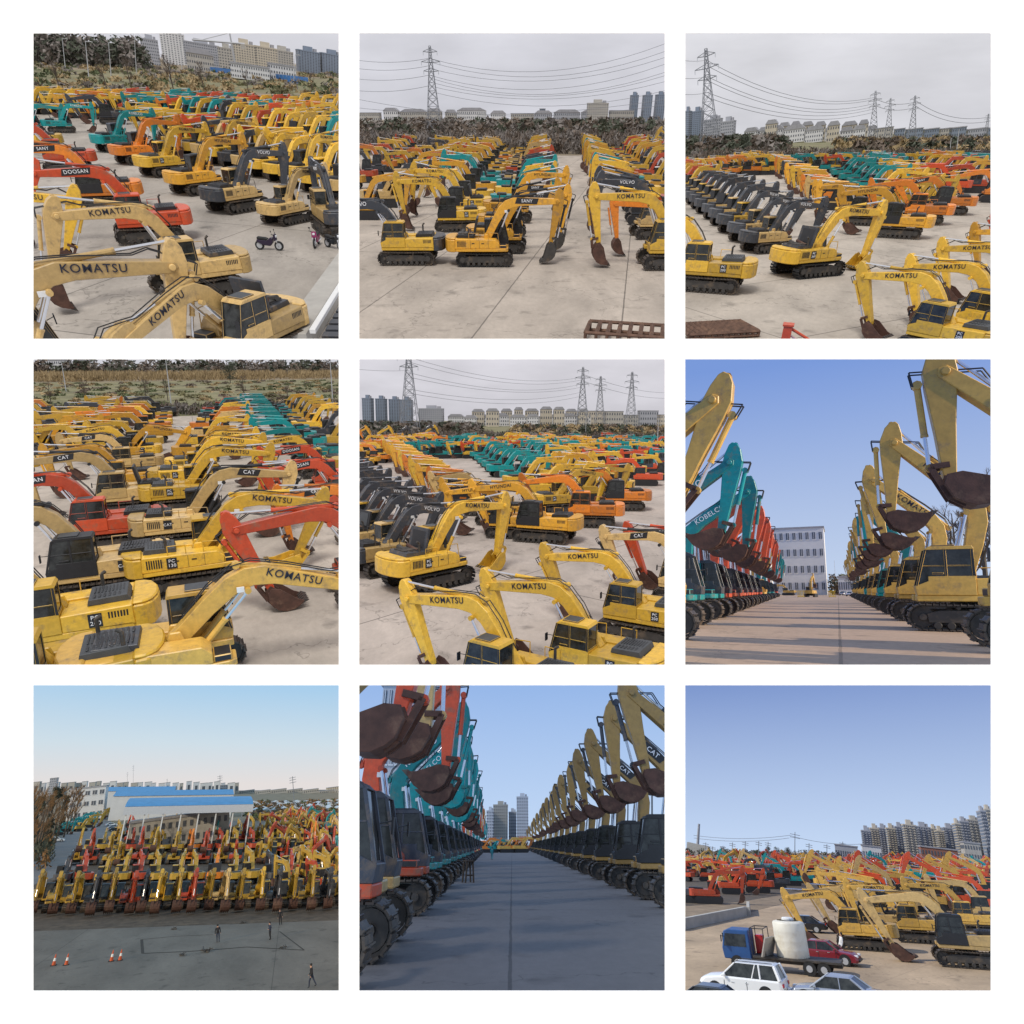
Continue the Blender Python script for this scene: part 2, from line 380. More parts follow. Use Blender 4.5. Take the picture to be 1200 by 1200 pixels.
def upper_parts(var,det):
    """meshes that do not depend on the pose. var: 'std','open','small'"""
    k=('up',var,det)
    if k in _pc: return _pc[k]
    d={}
    bv=.03 if det else 0
    m=MB(); 
    m.zprism([(-2.1,-1.32),(1.55,-1.32),(1.75,-1.2),(1.75,-.5),(1.0,-.4),(1.0,.35),(1.75,.35),(1.75,1.3),(-2.1,1.32)],1.05,1.28,'paint')
    # side boxes
    m.prism([(-2.1,1.28),(1.1,1.28),(1.1,1.62),(.85,1.86),(-2.1,1.92)],-1.32,-.42,'paint')
    m.prism([(-2.1,1.28),(-.02,1.28),(-.02,1.86),(-2.1,1.92)],.42,1.32,'paint')
    m.box(-2.1,-.1,-.42,.42,1.28,1.8,'paint')
    m.box(1.12,1.62,-1.28,-.55,1.28,1.5,'black')
    m.prism([(-.25,1.25),(.55,1.25),(.3,2.1),(.0,2.1)],-.4,-.28,'paint'); m.prism([(-.25,1.25),(.55,1.25),(.3,2.1),(.0,2.1)],.28,.4,'paint')
    d['body']=m.mesh('body',bv)
    if det:
        m=MB()
        for i in range(7): m.box(-1.95+i*.09,-1.9+i*.09,-1.335,-1.32,1.4,1.78,'black'); m.box(-1.95+i*.09,-1.9+i*.09,1.32,1.335,1.4,1.78,'black')
        d['side_vent']=m.mesh('side_vent')
        m=MB(); 
        for x in (-1.0,-.35,.3): m.box(x,x+.012,-1.334,-1.32,1.3,1.84,'dark')
        m.box(-.9,-.7,-1.34,-1.32,1.6,1.65,'black'); m.box(-.2,0,-1.34,-1.32,1.6,1.65,'black')
        d['door_seam']=m.mesh('panel_seam')
        m=MB(); m.box(-1.18,-.78,-1.345,-1.33,1.32,1.8,'badge')
        d['badge']=m.mesh('side_badge')
        m=MB()
        for a,b in (((.3,-1.25,1.86),(.3,-1.25,2.35)),((.3,-1.25,2.35),(1.0,-1.25,2.3)),((1.0,-1.25,2.3),(1.1,-1.25,1.5))): m.tube(a,b,.022,'rail',6)
        for a,b in (((-.4,-1.25,1.9),(-.4,-1.25,2.3)),((-.4,-1.25,2.3),(-1.1,-1.25,2.3)),((-1.1,-1.25,2.3),(-1.1,-1.25,1.9))): m.tube(a,b,.02,'rail',6)
        d['handrail']=m.mesh('handrail')
        m=MB(); m.tube((-1.15,-.75,1.9),(-1.15,-.75,2.55),.06,'dark',10); m.tube((-1.15,-.75,2.55),(-1.28,-.75,2.64),.06,'dark',10)
        d['exhaust_pipe']=m.mesh('exhaust_pipe')
        m=MB(); m.tube((1.62,1.2,2.3),(1.85,1.35,2.35),.015,'black',5); m.box(1.83,1.87,1.3,1.48,2.1,2.42,'black')
        d['side_mirror']=m.mesh('side_mirror')
    m=MB()
    pts=[(-2.1,-1.33),(-2.1,1.33),(-2.45,1.3),(-2.72,1.05),(-2.88,.5),(-2.92,0),(-2.88,-.5),(-2.72,-1.05),(-2.45,-1.3)]
    m.zprism(pts,1.02,1.86,'cw')
    m.zprism([(x*.985-.02,y*.96) for x,y in pts],1.86,1.98,'cw')
    d['counterweight']=m.mesh('counterweight',bv*1.6)
    m=MB()
    m.prism([(-2.05,1.9),(-.75,1.9),(-.8,2.1),(-1.95,2.14)],-.8,.75,'hood')
    if det:
        for i in range(9): m.box(-1.85+i*.11,-1.8+i*.11,-.6,.1,2.13,2.16,'hoodslot')
        for j in range(6): m.box(-1.75+j*.15,-1.68+j*.15,.25,.6,2.13,2.155,'hoodslot')
    d['engine_hood']=m.mesh('engine_hood',bv)
    if var=='open':
        m=MB(); Mt=Matrix.Translation((-.75,.0,2.0))@Matrix.Rotation(R(12),4,'Y')
        m.box(-.08,.06,-.8,.75,0,1.25,'hood',Mt)
        m.box(-.1,-.08,-.6,.5,.2,1.1,'hoodslot',Mt)
        d['raised_hood']=m.mesh('raised_hood',bv)
        m=MB(); m.box(-1.9,-.9,-.45,.45,1.9,2.2,'dark'); m.tube((-1.6,-.6,2.0),(-1.6,.5,2.25),.14,'dark',8); m.tube((-1.1,-.5,2.1),(-1.1,.4,2.3),.1,'rust',8)
        d['engine']=m.mesh('engine')
    # cab
    m=MB()
    x0,x1,y0,y1,z0,z1=-.02,1.72,.42,1.34,1.2,3.02
    m.prism([(x0,1.28),(x1+.02,1.28),(x1+.06,1.6),(x1-.35,1.78),(x1-.35,1.95),(x0,1.95)],y0,y1,'cab')
    m.prism([(x0-.02,z1-.12),(x1-.28,z1-.12),(x1-.42,z1),(x0+.05,z1)],y0-.01,y1+.01,'cab')
    if det:
        for y in (y0,y1-.06):
            m.prism([(x0,1.95),(x0+.09,1.95),(x0+.09,z1-.12),(x0,z1-.12)],y,y+.06,'cabp')
            m.prism([(.78,1.95),(.86,1.95),(.86,z1-.12),(.78,z1-.12)],y,y+.06,'cabp')
            m.prism([(x1-.02,1.6),(x1+.05,1.6),(x1-.28,z1-.1),(x1-.36,z1-.1)],y,y+.06,'cabp')
            m.box(.1,x1-.2,y,y+.05,2.3,2.34,'cabp')
        m.box(x0,x0+.06,y0,y1,1.95,2.0,'cabp')
        m.box(.5,1.2,y0+.1,y1-.12,z1,z1+.05,'hatch')
        m.box(.9,1.25,y1,y1+.02,2.02,2.08,'black')
    d['cab']=m.mesh('cab',.018 if det else 0)
    g=MB(); e=.025
    g.prism([(x0+e,1.9),(x1-.04,1.62),(x1-.33,z1-.11),(x0+e,z1-.11)],y0+e,y1-e,'glass')
    d['cab_window']=g.mesh('cab_window')
    _pc[k]=d; return d
def pose_parts(pose,det):
    k=('pose',pose,det)
    if k in _pc: return _pc[k]
    P=POSES[pose]; b,s,kk,tip,e=kin(P); d={}
    bv=.022 if det else 0
    m=MB(); m.prism(xf(BOOM,FOOT,b),-.24,.24,'boom')
    d['boom']=m.mesh('boom',bv)
    m=MB(); m.prism(xf(STICK,tip,s),-.2,.2,'stick'); 
    if det:
        m.tube((tip[0],-.34,tip[1]),(tip[0],.34,tip[1]),.11,'stick',12)
    d['stick']=m.mesh('stick',bv)
    bk=xf(BUCK,e,kk)
    m=MB(); 
    w=.52
    # shell: curved back, two side plates, open mouth
    n=len(bk); back=bk[1:9]; 
    inner=xf([(x*.95+.02,z*.93-.01) for x,z in BUCK[1:9]],e,kk)
    prof=back+inner[::-1]
    m.prism(prof,-w,w,'bucket')
    side=bk
    for y in (-w-.02,w-.03): m.prism(side,y,y+.05,'bucket')
    for i in range(5):
        y=-w+.08+i*(2*w-.16)/4
        tp=xf([(1.18,0),(1.32,0),(1.5,-.24),(1.26,-.22)],e,kk); m.prism(tp,y-.05,y+.05,'tooth')
    # hinge ears
    for y in (-.24,.18): m.prism(xf([(-.14,-.16),(-.2,.14),(.06,.5),(.36,.62),(.3,-.1)],e,kk),y,y+.06,'bucket')
    d['bucket']=m.mesh('bucket',.01 if det else 0)
    def bp(p): q=xf([p],FOOT,b)[0]; return q
    def sp(p): return xf([p],tip,s)[0]
    def kp(p): return xf([p],e,kk)[0]
    cyl=[]
    # boom cylinders
    for y in (-.38,.38): cyl.append(((.72,y,1.32),(*bp((2.3,1.0)),y),.095,.055,.52,'boomcyl'))
    a=bp((2.15,1.8)); c_=sp((-.78,.14)); cyl.append(((a[0],0,a[1]),(c_[0],c_[1],0),.1,.055,.58,'stickcyl'))
    a=sp((.25,.62)); l=sp((2.5,.42)); cyl.append(((a[0],0,a[1]),(l[0],l[1],0),.085,.05,.6,'buckcyl'))
    out=[]
    for p0,q,r0,r1,fr,nm in cyl:
        p0=Vector(p0); p1=Vector((q[0],q[2],q[1])); m=MB(); mid=p0.lerp(p1,fr)
        m.tube(p0,mid,r0,'cyl',10 if det else 5); m.tube(mid,mid+(p1-p0).normalized()*.06,r0*1.12,'cyl',10 if det else 5)
        m2=MB(); m2.tube(mid,p1,r1,'chrome',8 if det else 4)
        if det: m2.tube(p1+Vector((0,-.1,0)),p1+Vector((0,.1,0)),.1,'cyl',8); m.tube(p0+Vector((0,-.12,0)),p0+Vector((0,.12,0)),.12,'cyl',8)
        out.append((m,m2))
    d['cyl']=[(m.mesh('hydraulic_cylinder'),m2.mesh('piston_rod')) for m,m2 in out]
    d['cyl_mb']=out
    m=MB(); k2=kp((.05,.45))
    for y in (-.26,.2):
        s0=sp((2.45,.0)); 
        for A,B_ in ((s0,l),(l,k2)):
            dx,dz=B_[0]-A[0],B_[1]-A[1]; L_=math.hypot(dx,dz) or 1; nx,nz=-dz/L_*.07,dx/L_*.07
            m.prism([(A[0]+nx,A[1]+nz),(B_[0]+nx,B_[1]+nz),(B_[0]-nx,B_[1]-nz),(A[0]-nx,A[1]-nz)],y,y+.06,'link')
    d['bucket_linkage']=m.mesh('bucket_linkage')
    if det:
        m=MB()
        for y in (-.12,.12):
            ps=[bp(p) for p in ((0.3,.6),(1.2,1.38),(2.0,1.82),(2.6,1.86),(3.6,1.45),(4.9,.8),(5.4,.75))]+[sp((-.1,.8)),sp((.3,.72))]
            m.path([Vector((p[0],y,p[1])) for p in ps],.022,'black',5)
        d['hose']=m.mesh('hydraulic_hose')
        m=MB(); q=bp((2.0,1.0)); m.box(q[0]-.02,q[0]+.2,-.36,-.28,q[1],q[1]+.16,'glasslamp'); d['lamp']=m.mesh('work_lamp')
    d['kin']=(b,s,kk,tip,e)
    _pc[k]=d; return d
_tr={}
def track_parts():
    if not _tr:
        for sd,y in ((0,-1.15),(1,1.15)):
            t=track_mb(y,True).mesh('track'); f=frame_mb(y,True).mesh('track_frame',.012)
            a=MB(); a.wheel(1.62,y,.5,.36,.16,'dark',20); a.wheel(1.62,y,.5,.12,.4,'dark',10)
            b=MB(); b.wheel(-1.62,y,.5,.36,.1,'dark',20); b.wheel(-1.62,y,.5,.2,.5,'cwheel',14)
            for i in range(12):
                an=2*math.pi*i/12; b.box(-.03,.03,y-.06,y+.06,.33,.43,'dark',Matrix.Translation((-1.62,0,.5))@Matrix.Rotation(an,4,'Y'))
            _tr[sd]=(t,f,a.mesh('idler'),b.mesh('sprocket'))
        m=MB(); m.box(-.7,.7,-.85,.85,.45,.8,'dark'); m.tube((0,0,.8),(0,0,1.06),.62,'dark',20)
        _tr['base']=m.mesh('swing_base',.03)
    return _tr
def lod_mb(pose,var='std'):
    k=('lod',pose,var)
    if k in _pc: return _pc[k]
    b,s,kk,tip,e=kin(POSES[pose]); m=MB()
    for y in (-1.15,1.15):
        t=track_mb(y,False); m.v_off=len(m.v); base=len(m.v); m.v+=t.v; m.f+=[tuple(i+base for i in f) for f in t.f]; m.k+=t.k
    m.box(-.6,.6,-.85,.85,.4,1.06,'dark')
    m.box(-2.1,1.7,-1.3,1.3,1.05,1.28,'paint')
    m.prism([(-2.1,1.28),(1.1,1.28),(1.1,1.62),(.85,1.86),(-2.1,1.92)],-1.32,-.42,'paint')
    m.box(-2.1,-.02,-.42,1.32,1.28,1.88,'paint')
    m.zprism([(-2.1,-1.33),(-2.1,1.33),(-2.45,1.3),(-2.8,.9),(-2.92,0),(-2.8,-.9),(-2.45,-1.3)],1.02,1.95,'cw')
    m.prism([(-2.05,1.93),(-.75,1.9),(-.8,2.1),(-1.95,2.14)],-.8,.75,'hood')
    if var=='open':
        m.box(-.08,.06,-.8,.75,0,1.25,'hood',Matrix.Translation((-.75,.0,2.0))@Matrix.Rotation(R(12),4,'Y'))
    m.prism([(-.02,1.28),(1.74,1.28),(1.76,1.6),(1.4,1.8),(1.4,1.95),(-.02,1.95)],.42,1.34,'cab')
    m.prism([(0.0,1.9),(1.66,1.62),(1.38,2.9),(0.0,2.9)],.45,1.31,'glass')
    for x,w in ((-.02,.1),(.78,.1)): m.box(x,x+w,.43,1.33,1.9,2.9,'cabp')
    m.prism([(1.66,1.6),(1.74,1.6),(1.45,2.9),(1.36,2.9)],1.26,1.33,'cabp'); m.prism([(1.66,1.6),(1.74,1.6),(1.45,2.9),(1.36,2.9)],.42,.5,'cabp')
    m.prism([(-.04,2.9),(1.44,2.9),(1.3,3.02),(0.05,3.02)],.41,1.35,'cab')
    m.prism(xf(BOOM[::2]+[BOOM[-1]],FOOT,b) if False else xf(BOOM,FOOT,b),-.27,.27,'boom')
    m.prism(xf(STICK,tip,s),-.2,.2,'stick')
    bk=xf(BUCK,e,kk); m.prism(bk,-.56,.56,'bucket')
    for tp in (-.45,0,.45): m.prism(xf([(1.3,-.02),(1.44,-.02),(1.6,-.22),(1.36,-.22)],e,kk),tp-.06,tp+.06,'tooth')
    for c in pose_parts(pose,False)['cyl_mb']:
        for q in c:
            base=len(m.v); m.v+=q.v; m.f+=[tuple(i+base for i in f) for f in q.f]; m.k+=q.k
    m.__dict__.pop('v_off',None)
    mk=m.mesh('excavator'); _pc[k]=(m,mk); return _pc[k]
STYLES={}
def style(name,paint,cw=None,boom=None,cab=None,hood='black',cyl=None,track='track',bucket='rust',text=None,tcol='text_dark',badge='black',word='yellow',badge_text=None,cabp=None,patch=None,stick=None):
    STYLES[name]=dict(paint=paint,cw=cw or paint,boom=boom or paint,stick=stick or boom or paint,cab=cab or paint,cabp=cabp or 'black',hood=hood,hoodslot='black' if hood!='black' else 'mesh_grille',
        cyl=cyl or boom or paint,track=track,bucket=bucket,tooth='dark',link=bucket,badge=badge,rail=boom or paint,hatch='mesh_grille',cwheel='dark',glasslamp='white',
        _text=text,text=tcol,_word=word,_bt=badge_text,_patch=patch)
style('ky','yellow',text='KOMATSU',hood='mesh_grille',badge_text='PC\n200')
style('ky130','yellow',text='KOMATSU',hood='mesh_grille',badge_text='PC\n130',bucket='yellow')
style('kyb','yellow',text='KOMATSU',hood='black',cab='black',badge_text='PC\n200')
style('kyo','yellow',text='KOMATSU',hood='charcoal',track='trackdark',badge_text='PC\n360',bucket='yellow')
style('kyd','oldyellow',text=None,hood='charcoal')
style('kydb','oldyellow',cab='black')
style('redd','oldred',word='dull red')
style('ktg','tan',text='KOMATSU',cab='greycab',cabp='greycab',word='tan')
style('kobt','teal',text='KOBELCO',tcol='text_white',cab='greycab',cabp='greycab',word='teal',bucket='teal')
style('kt','tan',text='KOMATSU',hood='charcoal',word='pale yellow')
style('ktb','gold',text='KOMATSU',hood='charcoal',word='golden yellow')
style('hy','amber',text='HYUNDAI',cab='black',word='amber yellow',badge_text=None)
style('hyc','amber',word='amber yellow')
style('sany','amber',text='SANY',tcol='text_white',patch='black',cab='black',cyl='black',track='trackdark',bucket='dark',word='amber orange')
style('sany2','orange',text='SANY',tcol='text_white',patch='black',cab='black',word='orange')
style('or','orange',cab='black',word='orange')
style('orc','orange',word='orange')
style('doo','red',text='DOOSAN',tcol='text_white',patch='black',word='red orange')
style('red','red',word='red orange')
style('redb','red',cab='greycab',cabp='greycab',word='red orange')
style('kob','teal',text='KOBELCO',tcol='text_white',cab='greycab',cabp='greycab',word='teal')
style('teal','teal',cab='black',word='teal')
style('tealc','teal',cab='teal',word='teal')
style('volvo','tan',boom='charcoal',cw='charcoal',text='VOLVO',tcol='text_white',cyl='charcoal',stick='charcoal',word='yellow and charcoal')
style('volvoy','yellow',boom='charcoal',cw='charcoal',text='VOLVO',tcol='text_white',cyl='charcoal',stick='charcoal',word='yellow and charcoal')
style('cat','tan',text='CAT',tcol='text_white',patch='black',cab='black',cyl='black',word='tan',badge_text='CAT')
style('cat2','tan',text='CAT',tcol='text_white',patch='black',cab='tan',cyl='black',word='tan')
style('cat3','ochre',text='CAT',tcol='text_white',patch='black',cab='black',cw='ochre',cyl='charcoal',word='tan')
style('hood','yellow',cab='white',word='yellow and white')
style('blk','charcoal',cab='black',boom='charcoal',word='charcoal')
style('dkcab','yellow',cab='black',word='yellow')
style('tanb','tan',cab='black',word='tan')
style('blue','blue',cab='blue',word='blue')
PL=[]   # placements
CELLRIG={}
def ex(c,zx,zy,yaw,pose='park',st='ky',size=1.,var='std',label=None,row=None,idx=None,tyaw=None,gp=None,lod=None):
    c=C[c]; p=gp if gp is not None else c.g(zx,zy)
    PL.append(dict(c=c,p=p,yaw=yaw,pose=pose,st=st,size=size,var=var,label=label,row=row,idx=idx,tyaw=tyaw,lod=lod))
DENS={1:1.35,2:1.45,3:1.4,4:1.05,5:1.4}
FARLIM={1:134,2:100,3:98,4:158,5:98}
LEANB={1:6,3:-6,7:-6,9:6}; LEANP={1:12,3:-11,7:-11,9:11}
def exb(c,zx,zy,yaw,pose,st,size,label):
    g=C[c].g(zx,zy); r=kin(POSES[pose])[4][0]*size
    ex(c,0,0,yaw,pose,st,size,label=label,gp=Vector((g.x-r*math.cos(R(yaw)),g.y-r*math.sin(R(yaw)),0)),lod='full')
ORD=['nearest','second','third','fourth','fifth','sixth','seventh','eighth','ninth','tenth','eleventh','twelfth','thirteenth','fourteenth','fifteenth','sixteenth','seventeenth','eighteenth','nineteenth','twentieth','twenty-first','twenty-second','twenty-third','twenty-fourth','twenty-fifth','twenty-sixth','twenty-seventh','twenty-eighth','twenty-ninth','thirtieth']
for _t in ('thirty','forty','fifty'):
    if _t!='thirty': ORD.append(_t[:-1]+'ieth')
    for _u in ('first','second','third','fourth','fifth','sixth','seventh','eighth','ninth'): ORD.append(_t+'-'+_u)
def row(c,a,b,n,yaw,poses,sts,name,jit=.35,yj=4,size=1.,start=0,sj=.09,gap=0):
    cc=C[c]; A=cc.g(*a); B=cc.g(*b)
    rnd=random.Random(hash(name)%1000 if False else sum(map(ord,name))*7+c)
    if c<=5: n=int(n*DENS.get(c,1)+.5); size*=.9 if c!=2 else .95
    for i in range(n):
        t=i/max(1,n-1); p=A.lerp(B,t)
        if c in FARLIM and p.y>F*cc.H*ZF/FARLIM[c]: continue
        if gap and rnd.random()<gap: continue
        p=p+Vector((rnd.uniform(-jit,jit),rnd.uniform(-jit,jit),0))
        st=sts[i] if isinstance(sts,list) and i<len(sts) else (sts[i%len(sts)] if isinstance(sts,list) else rnd.choice(sts))
        if c<=5 and rnd.random()<.4: st={'ky':'kyb','hyc':'hy','orc':'or','ky130':'kyb','cat2':'cat','tealc':'teal'}.get(st,st)
        PL.append(dict(c=cc,p=p,yaw=yaw+rnd.uniform(-yj,yj),pose=rnd.choice(poses),st=st,size=size*(1+rnd.uniform(-sj,sj)),var='open' if rnd.random()<.12 else 'std',label=None,row=name,idx=i+start,tyaw=None,lod=None))
def make_full(d,M,label,group):
    st=STYLES[d['st']]; c=d['c']; cur['cell']=c
    t=empty('excavator',M,label,'excavator',group)
    def ch(name,mk,parent=t,**k):
        o=obj(name,mk,parent,st,**k); return o
    tr=track_parts(); TM=None
    for sd in (0,1):
        a=ch('track',tr[sd][0]); ch('track_frame',tr[sd][1]); ch('idler',tr[sd][2],a); ch('sprocket',tr[sd][3],a)
    ch('swing_base',tr['base'])
    up=upper_parts(d['var'],True)
    body=None
    for nm in ('body','counterweight','engine_hood','cab','handrail','exhaust_pipe','side_mirror','raised_hood','engine'):
        if nm not in up: continue
        if nm=='side_mirror' : ch(nm,up[nm],cab); continue
        o=ch(nm,up[nm])
        if nm=='body': body=o; ch('side_vent',up['side_vent'],o); ch('panel_seam',up['door_seam'],o)
        if nm=='cab': cab=o; ch('cab_window',up['cab_window'],o)
    pp=pose_parts(d['pose'],True); b,s,kk,tip,e=pp['kin']
    boom=ch('boom',pp['boom']); ch('hydraulic_hose',pp['hose'],boom); ch('work_lamp',pp['lamp'],boom)
    stick=ch('stick',pp['stick']); ch('bucket',pp['bucket']); ch('bucket_linkage',pp['bucket_linkage'])
    for a,r_ in pp['cyl']:
        cy=ch('hydraulic_cylinder',a); ch('piston_rod',r_,cy)
    # lettering on boom
    if st['_text']:
        seg=math.atan2(.98-1.68,4.3-2.95)+b
        big=.36
        pos=xf([(3.75,.98)],FOOT,b)[0]
        for sgn in (-1,1):
            Ml=Matrix.Translation((pos[0],sgn*.252,pos[1]))@Matrix.Rotation(-seg,4,'Y')@Matrix.Rotation(R(90),4,'X')
            if sgn>0: Ml=Ml@Matrix.Rotation(R(180),4,'Y')
            if st['_patch']:
                q=MB(); w=.62 if len(st['_text'])<4 else .85
                q.add([(-w,-.19,-.004),(w-.12,-.19,-.004),(w,.19,-.004),(-w+.12,.19,-.004),(-w,-.19,.003),(w-.12,-.19,.003),(w,.19,.003),(-w+.12,.19,.003)],[(3,2,1,0),(4,5,6,7),(0,1,5,4),(2,3,7,6),(1,2,6,5),(3,0,4,7)],'patch')
                kx=('patch',w)
                if kx not in _pc: _pc[kx]=q.mesh('name_plate')
                o=obj('name_plate',_pc[kx],boom,{'patch':st['_patch']}); o.matrix_local=Ml
            o=obj('lettering',text_mesh(st['_text'],big if not st['_patch'] else .3),boom,{'text':st['text']}); o.matrix_local=Ml@Matrix.Translation((0,0,.008))
    if st['_bt']:
        ba=ch('side_badge',up['badge'],body)
        o=obj('lettering',text_mesh(st['_bt'],.2),body,{'text':'text_white'}); o.matrix_local=Matrix.Translation((-.98,-1.352,1.56))@Matrix.Rotation(R(90),4,'X')
        q=('badge2',)
        if q not in _pc:
            m=MB(); m.box(-1.18,-.78,1.33,1.345,1.32,1.8,'badge'); _pc[q]=m.mesh('side_badge')
        ch('side_badge',_pc[q],body)
        o=obj('lettering',text_mesh(st['_bt'],.2),body,{'text':'text_white'}); o.matrix_local=Matrix.Translation((-.98,1.352,1.56))@Matrix.Rotation(R(180),4,'Z')@Matrix.Rotation(R(90),4,'X')
    return t
# ================= yard 2
ex(2,215,885,180,'low','volvoy',label='yellow and charcoal excavator with closed cab, nearest on the left, top middle picture',lod='full')
ex(2,500,890,0,'park','sany',label='amber excavator with oiled black tracks, nearest of the row facing right, top middle picture',var='open')
row(2,(560,845),(668,440),19,0,['park','flat','in'],['sany','sany','hy','teal','kyb','kob','volvo','blk','red','hy','ky','tanb','hyc','ky','ky','hyc','teal','ky','ky'],'row facing right',start=1)
ex(2,1190,902,180,'park','ky',1.1,label='yellow excavator with lettered boom cut by the right edge, top middle picture',lod='full')
row(2,(1190,860),(905,440),19,180,['park','park','flat'],['sany2','volvo','blk','hyc','ky','ky','teal','orc','ky','ky','hyc','ky','hy','teal','ky','hyc','ky','ky','ky'],'right hand row facing left')
row(2,(390,765),(600,440),17,180,['park','flat','in'],['kyb','ky','ky','hyc','teal','kob','ky','hyc','ky','ky','or','ky','ky','tanb','ky','ky','hyc'],'row facing left at middle left')
row(2,(60,720),(440,440),15,0,['park','in'],['hyc','tanb','blk','ky','hyc','redb','ky','ky','hy','red','ky','ky','ky','hyc','ky'],'far left row facing right')
row(2,(-60,640),(330,438),13,180,['park','in'],['red','hy','redb','blk','or','ky','red','ky','hyc','ky','red','ky','ky'],'leftmost row facing left')
row(2,(1300,760),(960,440),15,0,['park','flat'],['hood','red','dkcab','hy','hood','redb','ky','blk','hyc','ky','or','ky','red','ky','blk'],'far right row with closed cabs')
row(2,(1400,640),(1110,436),12,180,['park','up'],['hy','blk','or','dkcab','blk','volvo','red','ky','blk','ky','red','ky'],'rightmost row facing left')
row(2,(700,436),(1160,436),9,90,['vert','up'],['red','ky','red','red','ky','ky','red','hy','ky'],'far row with raised booms')
row(2,(250,560),(480,445),7,180,['park','in'],['ky','or','ky','blk','ky','hyc','red'],'extra row left of the centre',jit=.6)
# ================= yard 3
def arms_right(c,lst):
    for (x,y,yaw,pose,st,size,lab) in lst: ex(c,x,y,yaw,pose,st,size,label=lab,lod='full')
ex(3,480,930,44,'lo3','kyo',var='open',label='yellow excavator with raised black hood and oiled tracks, front of the top right picture',lod='full')
ex(3,110,985,180,'low','ky',label='yellow excavator cut by the left edge, its cab facing left, top right picture',lod='full')
row(3,(330,845),(-60,560),14,42,['lo2','lo','lo3'],['volvo','volvo','volvoy','volvo','volvo','volvo','volvo','volvoy','volvo','volvo','ky','red','hyc','ky','orc','hyc','ky','or'],'row with charcoal booms',jit=.1,yj=1.5,sj=.03)
ex(3,815,790,172,'in','hy',label='amber excavator with black cab at the near end of the middle row, top right picture')
ex(3,905,740,175,'in','orc',label='orange excavator, second from the near end of the middle row, top right picture')
ex(3,1000,705,178,'tuck','sany2',label='orange excavator with black cab right of the middle row, top right picture')
row(3,(700,745),(380,520),14,170,['lo2','in','lo3'],['hy','hyc','tanb','orc','hy','ky','hyc','or','blk','ky','hy','or','ky','hyc'],'middle row behind the charcoal booms')
row(3,(790,690),(520,500),11,20,['lo2','lo','lo3'],['ky','ky','kob','kob','teal','teal','teal','kob','teal','teal','teal'],'teal and yellow row')
row(3,(880,680),(610,500),10,20,['lo2','lo','lo3'],['ky','ky','ky','kyb','teal','teal','kob','teal','teal','teal'],'second teal and yellow row')
row(3,(960,660),(720,500),9,165,['lo2','in','lo3'],['ky','hyc','hy','kyb','blk','teal','teal','ky','teal'],'row right of the teal machines')
row(3,(1060,600),(760,498),9,20,['in','lo3'],['hyc','ky','red','hy','ky','teal','hyc','teal','blk'],'far right middle row')
ex(3,1010,630,175,'in','red',1,label='red orange excavator arching left, far right side, top right picture')
ex(3,1120,625,175,'tuck','redb',1,label='red orange excavator at the right edge by the aisle, top right picture')
ex(3,1185,660,180,'tuck','orc',1,label='orange excavator cut by the right edge beyond the aisle, top right picture')
row(3,(1100,560),(800,492),9,180,['in','lo3'],['blk','hyc','ky','or','teal','ky','hyc','ky','hy'],'right back row',gap=.1)
row(3,(1180,560),(860,488),9,170,['in','lo3'],['teal','redb','ky','ky','blk','hyc','ky','or','ky'],'farthest right row')
row(3,(-40,520),(420,478),14,20,['lo3','up'],['ky','or','hyc','ky','blk','ky','hy','blk','blk','ky','or','ky','blk','ky'],'far left back row')
row(3,(300,478),(620,474),5,60,['vert','up'],['ky','red','ky','or','red'],'raised boom row at the back')
row(3,(30,600),(500,492),14,170,['lo2','in','lo3'],['orc','red','ky','hy','orc','ky','or','ky','ky','hyc','blk','ky','or','ky'],'left middle back row')
exb(3,705,1168,150,'in','ky',.8,'yellow excavator with only its arm and rusty bucket in view, leftmost bottom arm, top right')
exb(3,880,1125,150,'in','ky',.8,'yellow excavator with lettered boom, second arm from bottom left, top right')
exb(3,995,1030,152,'in','ky',.8,'yellow excavator with lettered boom reaching in from right edge, top right')
exb(3,1110,945,145,'in','hyc',.8,'amber excavator whose stick and bucket show at the right edge, top right')
exb(3,1185,860,150,'in','red',.8,'red orange excavator arm at the right edge, top right')
# ================= yard 5
ex(5,290,870,44,'lo3','kyo',var='open',label='yellow excavator with raised dark hood, front left of the centre picture',lod='full')
row(5,(125,820),(-180,420),14,42,['lo2','lo','lo3'],['volvo','volvo','volvoy','volvo','volvo','volvo','volvo','volvoy','volvo','volvo','ky','red','hyc','ky','orc','hyc','ky','or'],'row with charcoal booms',jit=.1,yj=1.5,sj=.03)
ex(5,720,705,160,'in','hy',label='amber excavator with its tracks towards us, near end of the middle row, centre picture')
ex(5,890,650,172,'in','orc',label='orange excavator, second in the middle row, centre picture')
ex(5,1010,590,178,'tuck','sany2',label='orange excavator with black cab, right of the middle row, centre picture')
row(5,(610,690),(190,390),14,170,['lo2','in','lo3'],['hy','hyc','tanb','orc','hy','ky','hyc','or','blk','ky','hy','or','ky','hyc'],'middle row behind the charcoal booms')
row(5,(780,600),(400,350),12,20,['lo2','lo','lo3'],['ky','ky','ky','kob','teal','teal','teal','kob','teal','teal','teal','teal'],'teal and yellow row')
row(5,(880,560),(560,350),10,20,['lo2','lo','lo3'],['ky','ky','ky','kyb','teal','teal','kob','teal','teal','teal'],'second teal and yellow row')
row(5,(980,530),(680,350),9,165,['lo2','in','lo3'],['ky','hyc','hy','kyb','blk','teal','teal','ky','teal'],'row right of the teal machines')
row(5,(1090,500),(760,348),9,175,['in','lo3'],['red','ky','red','hy','ky','teal','hyc','teal','blk'],'far right middle row')
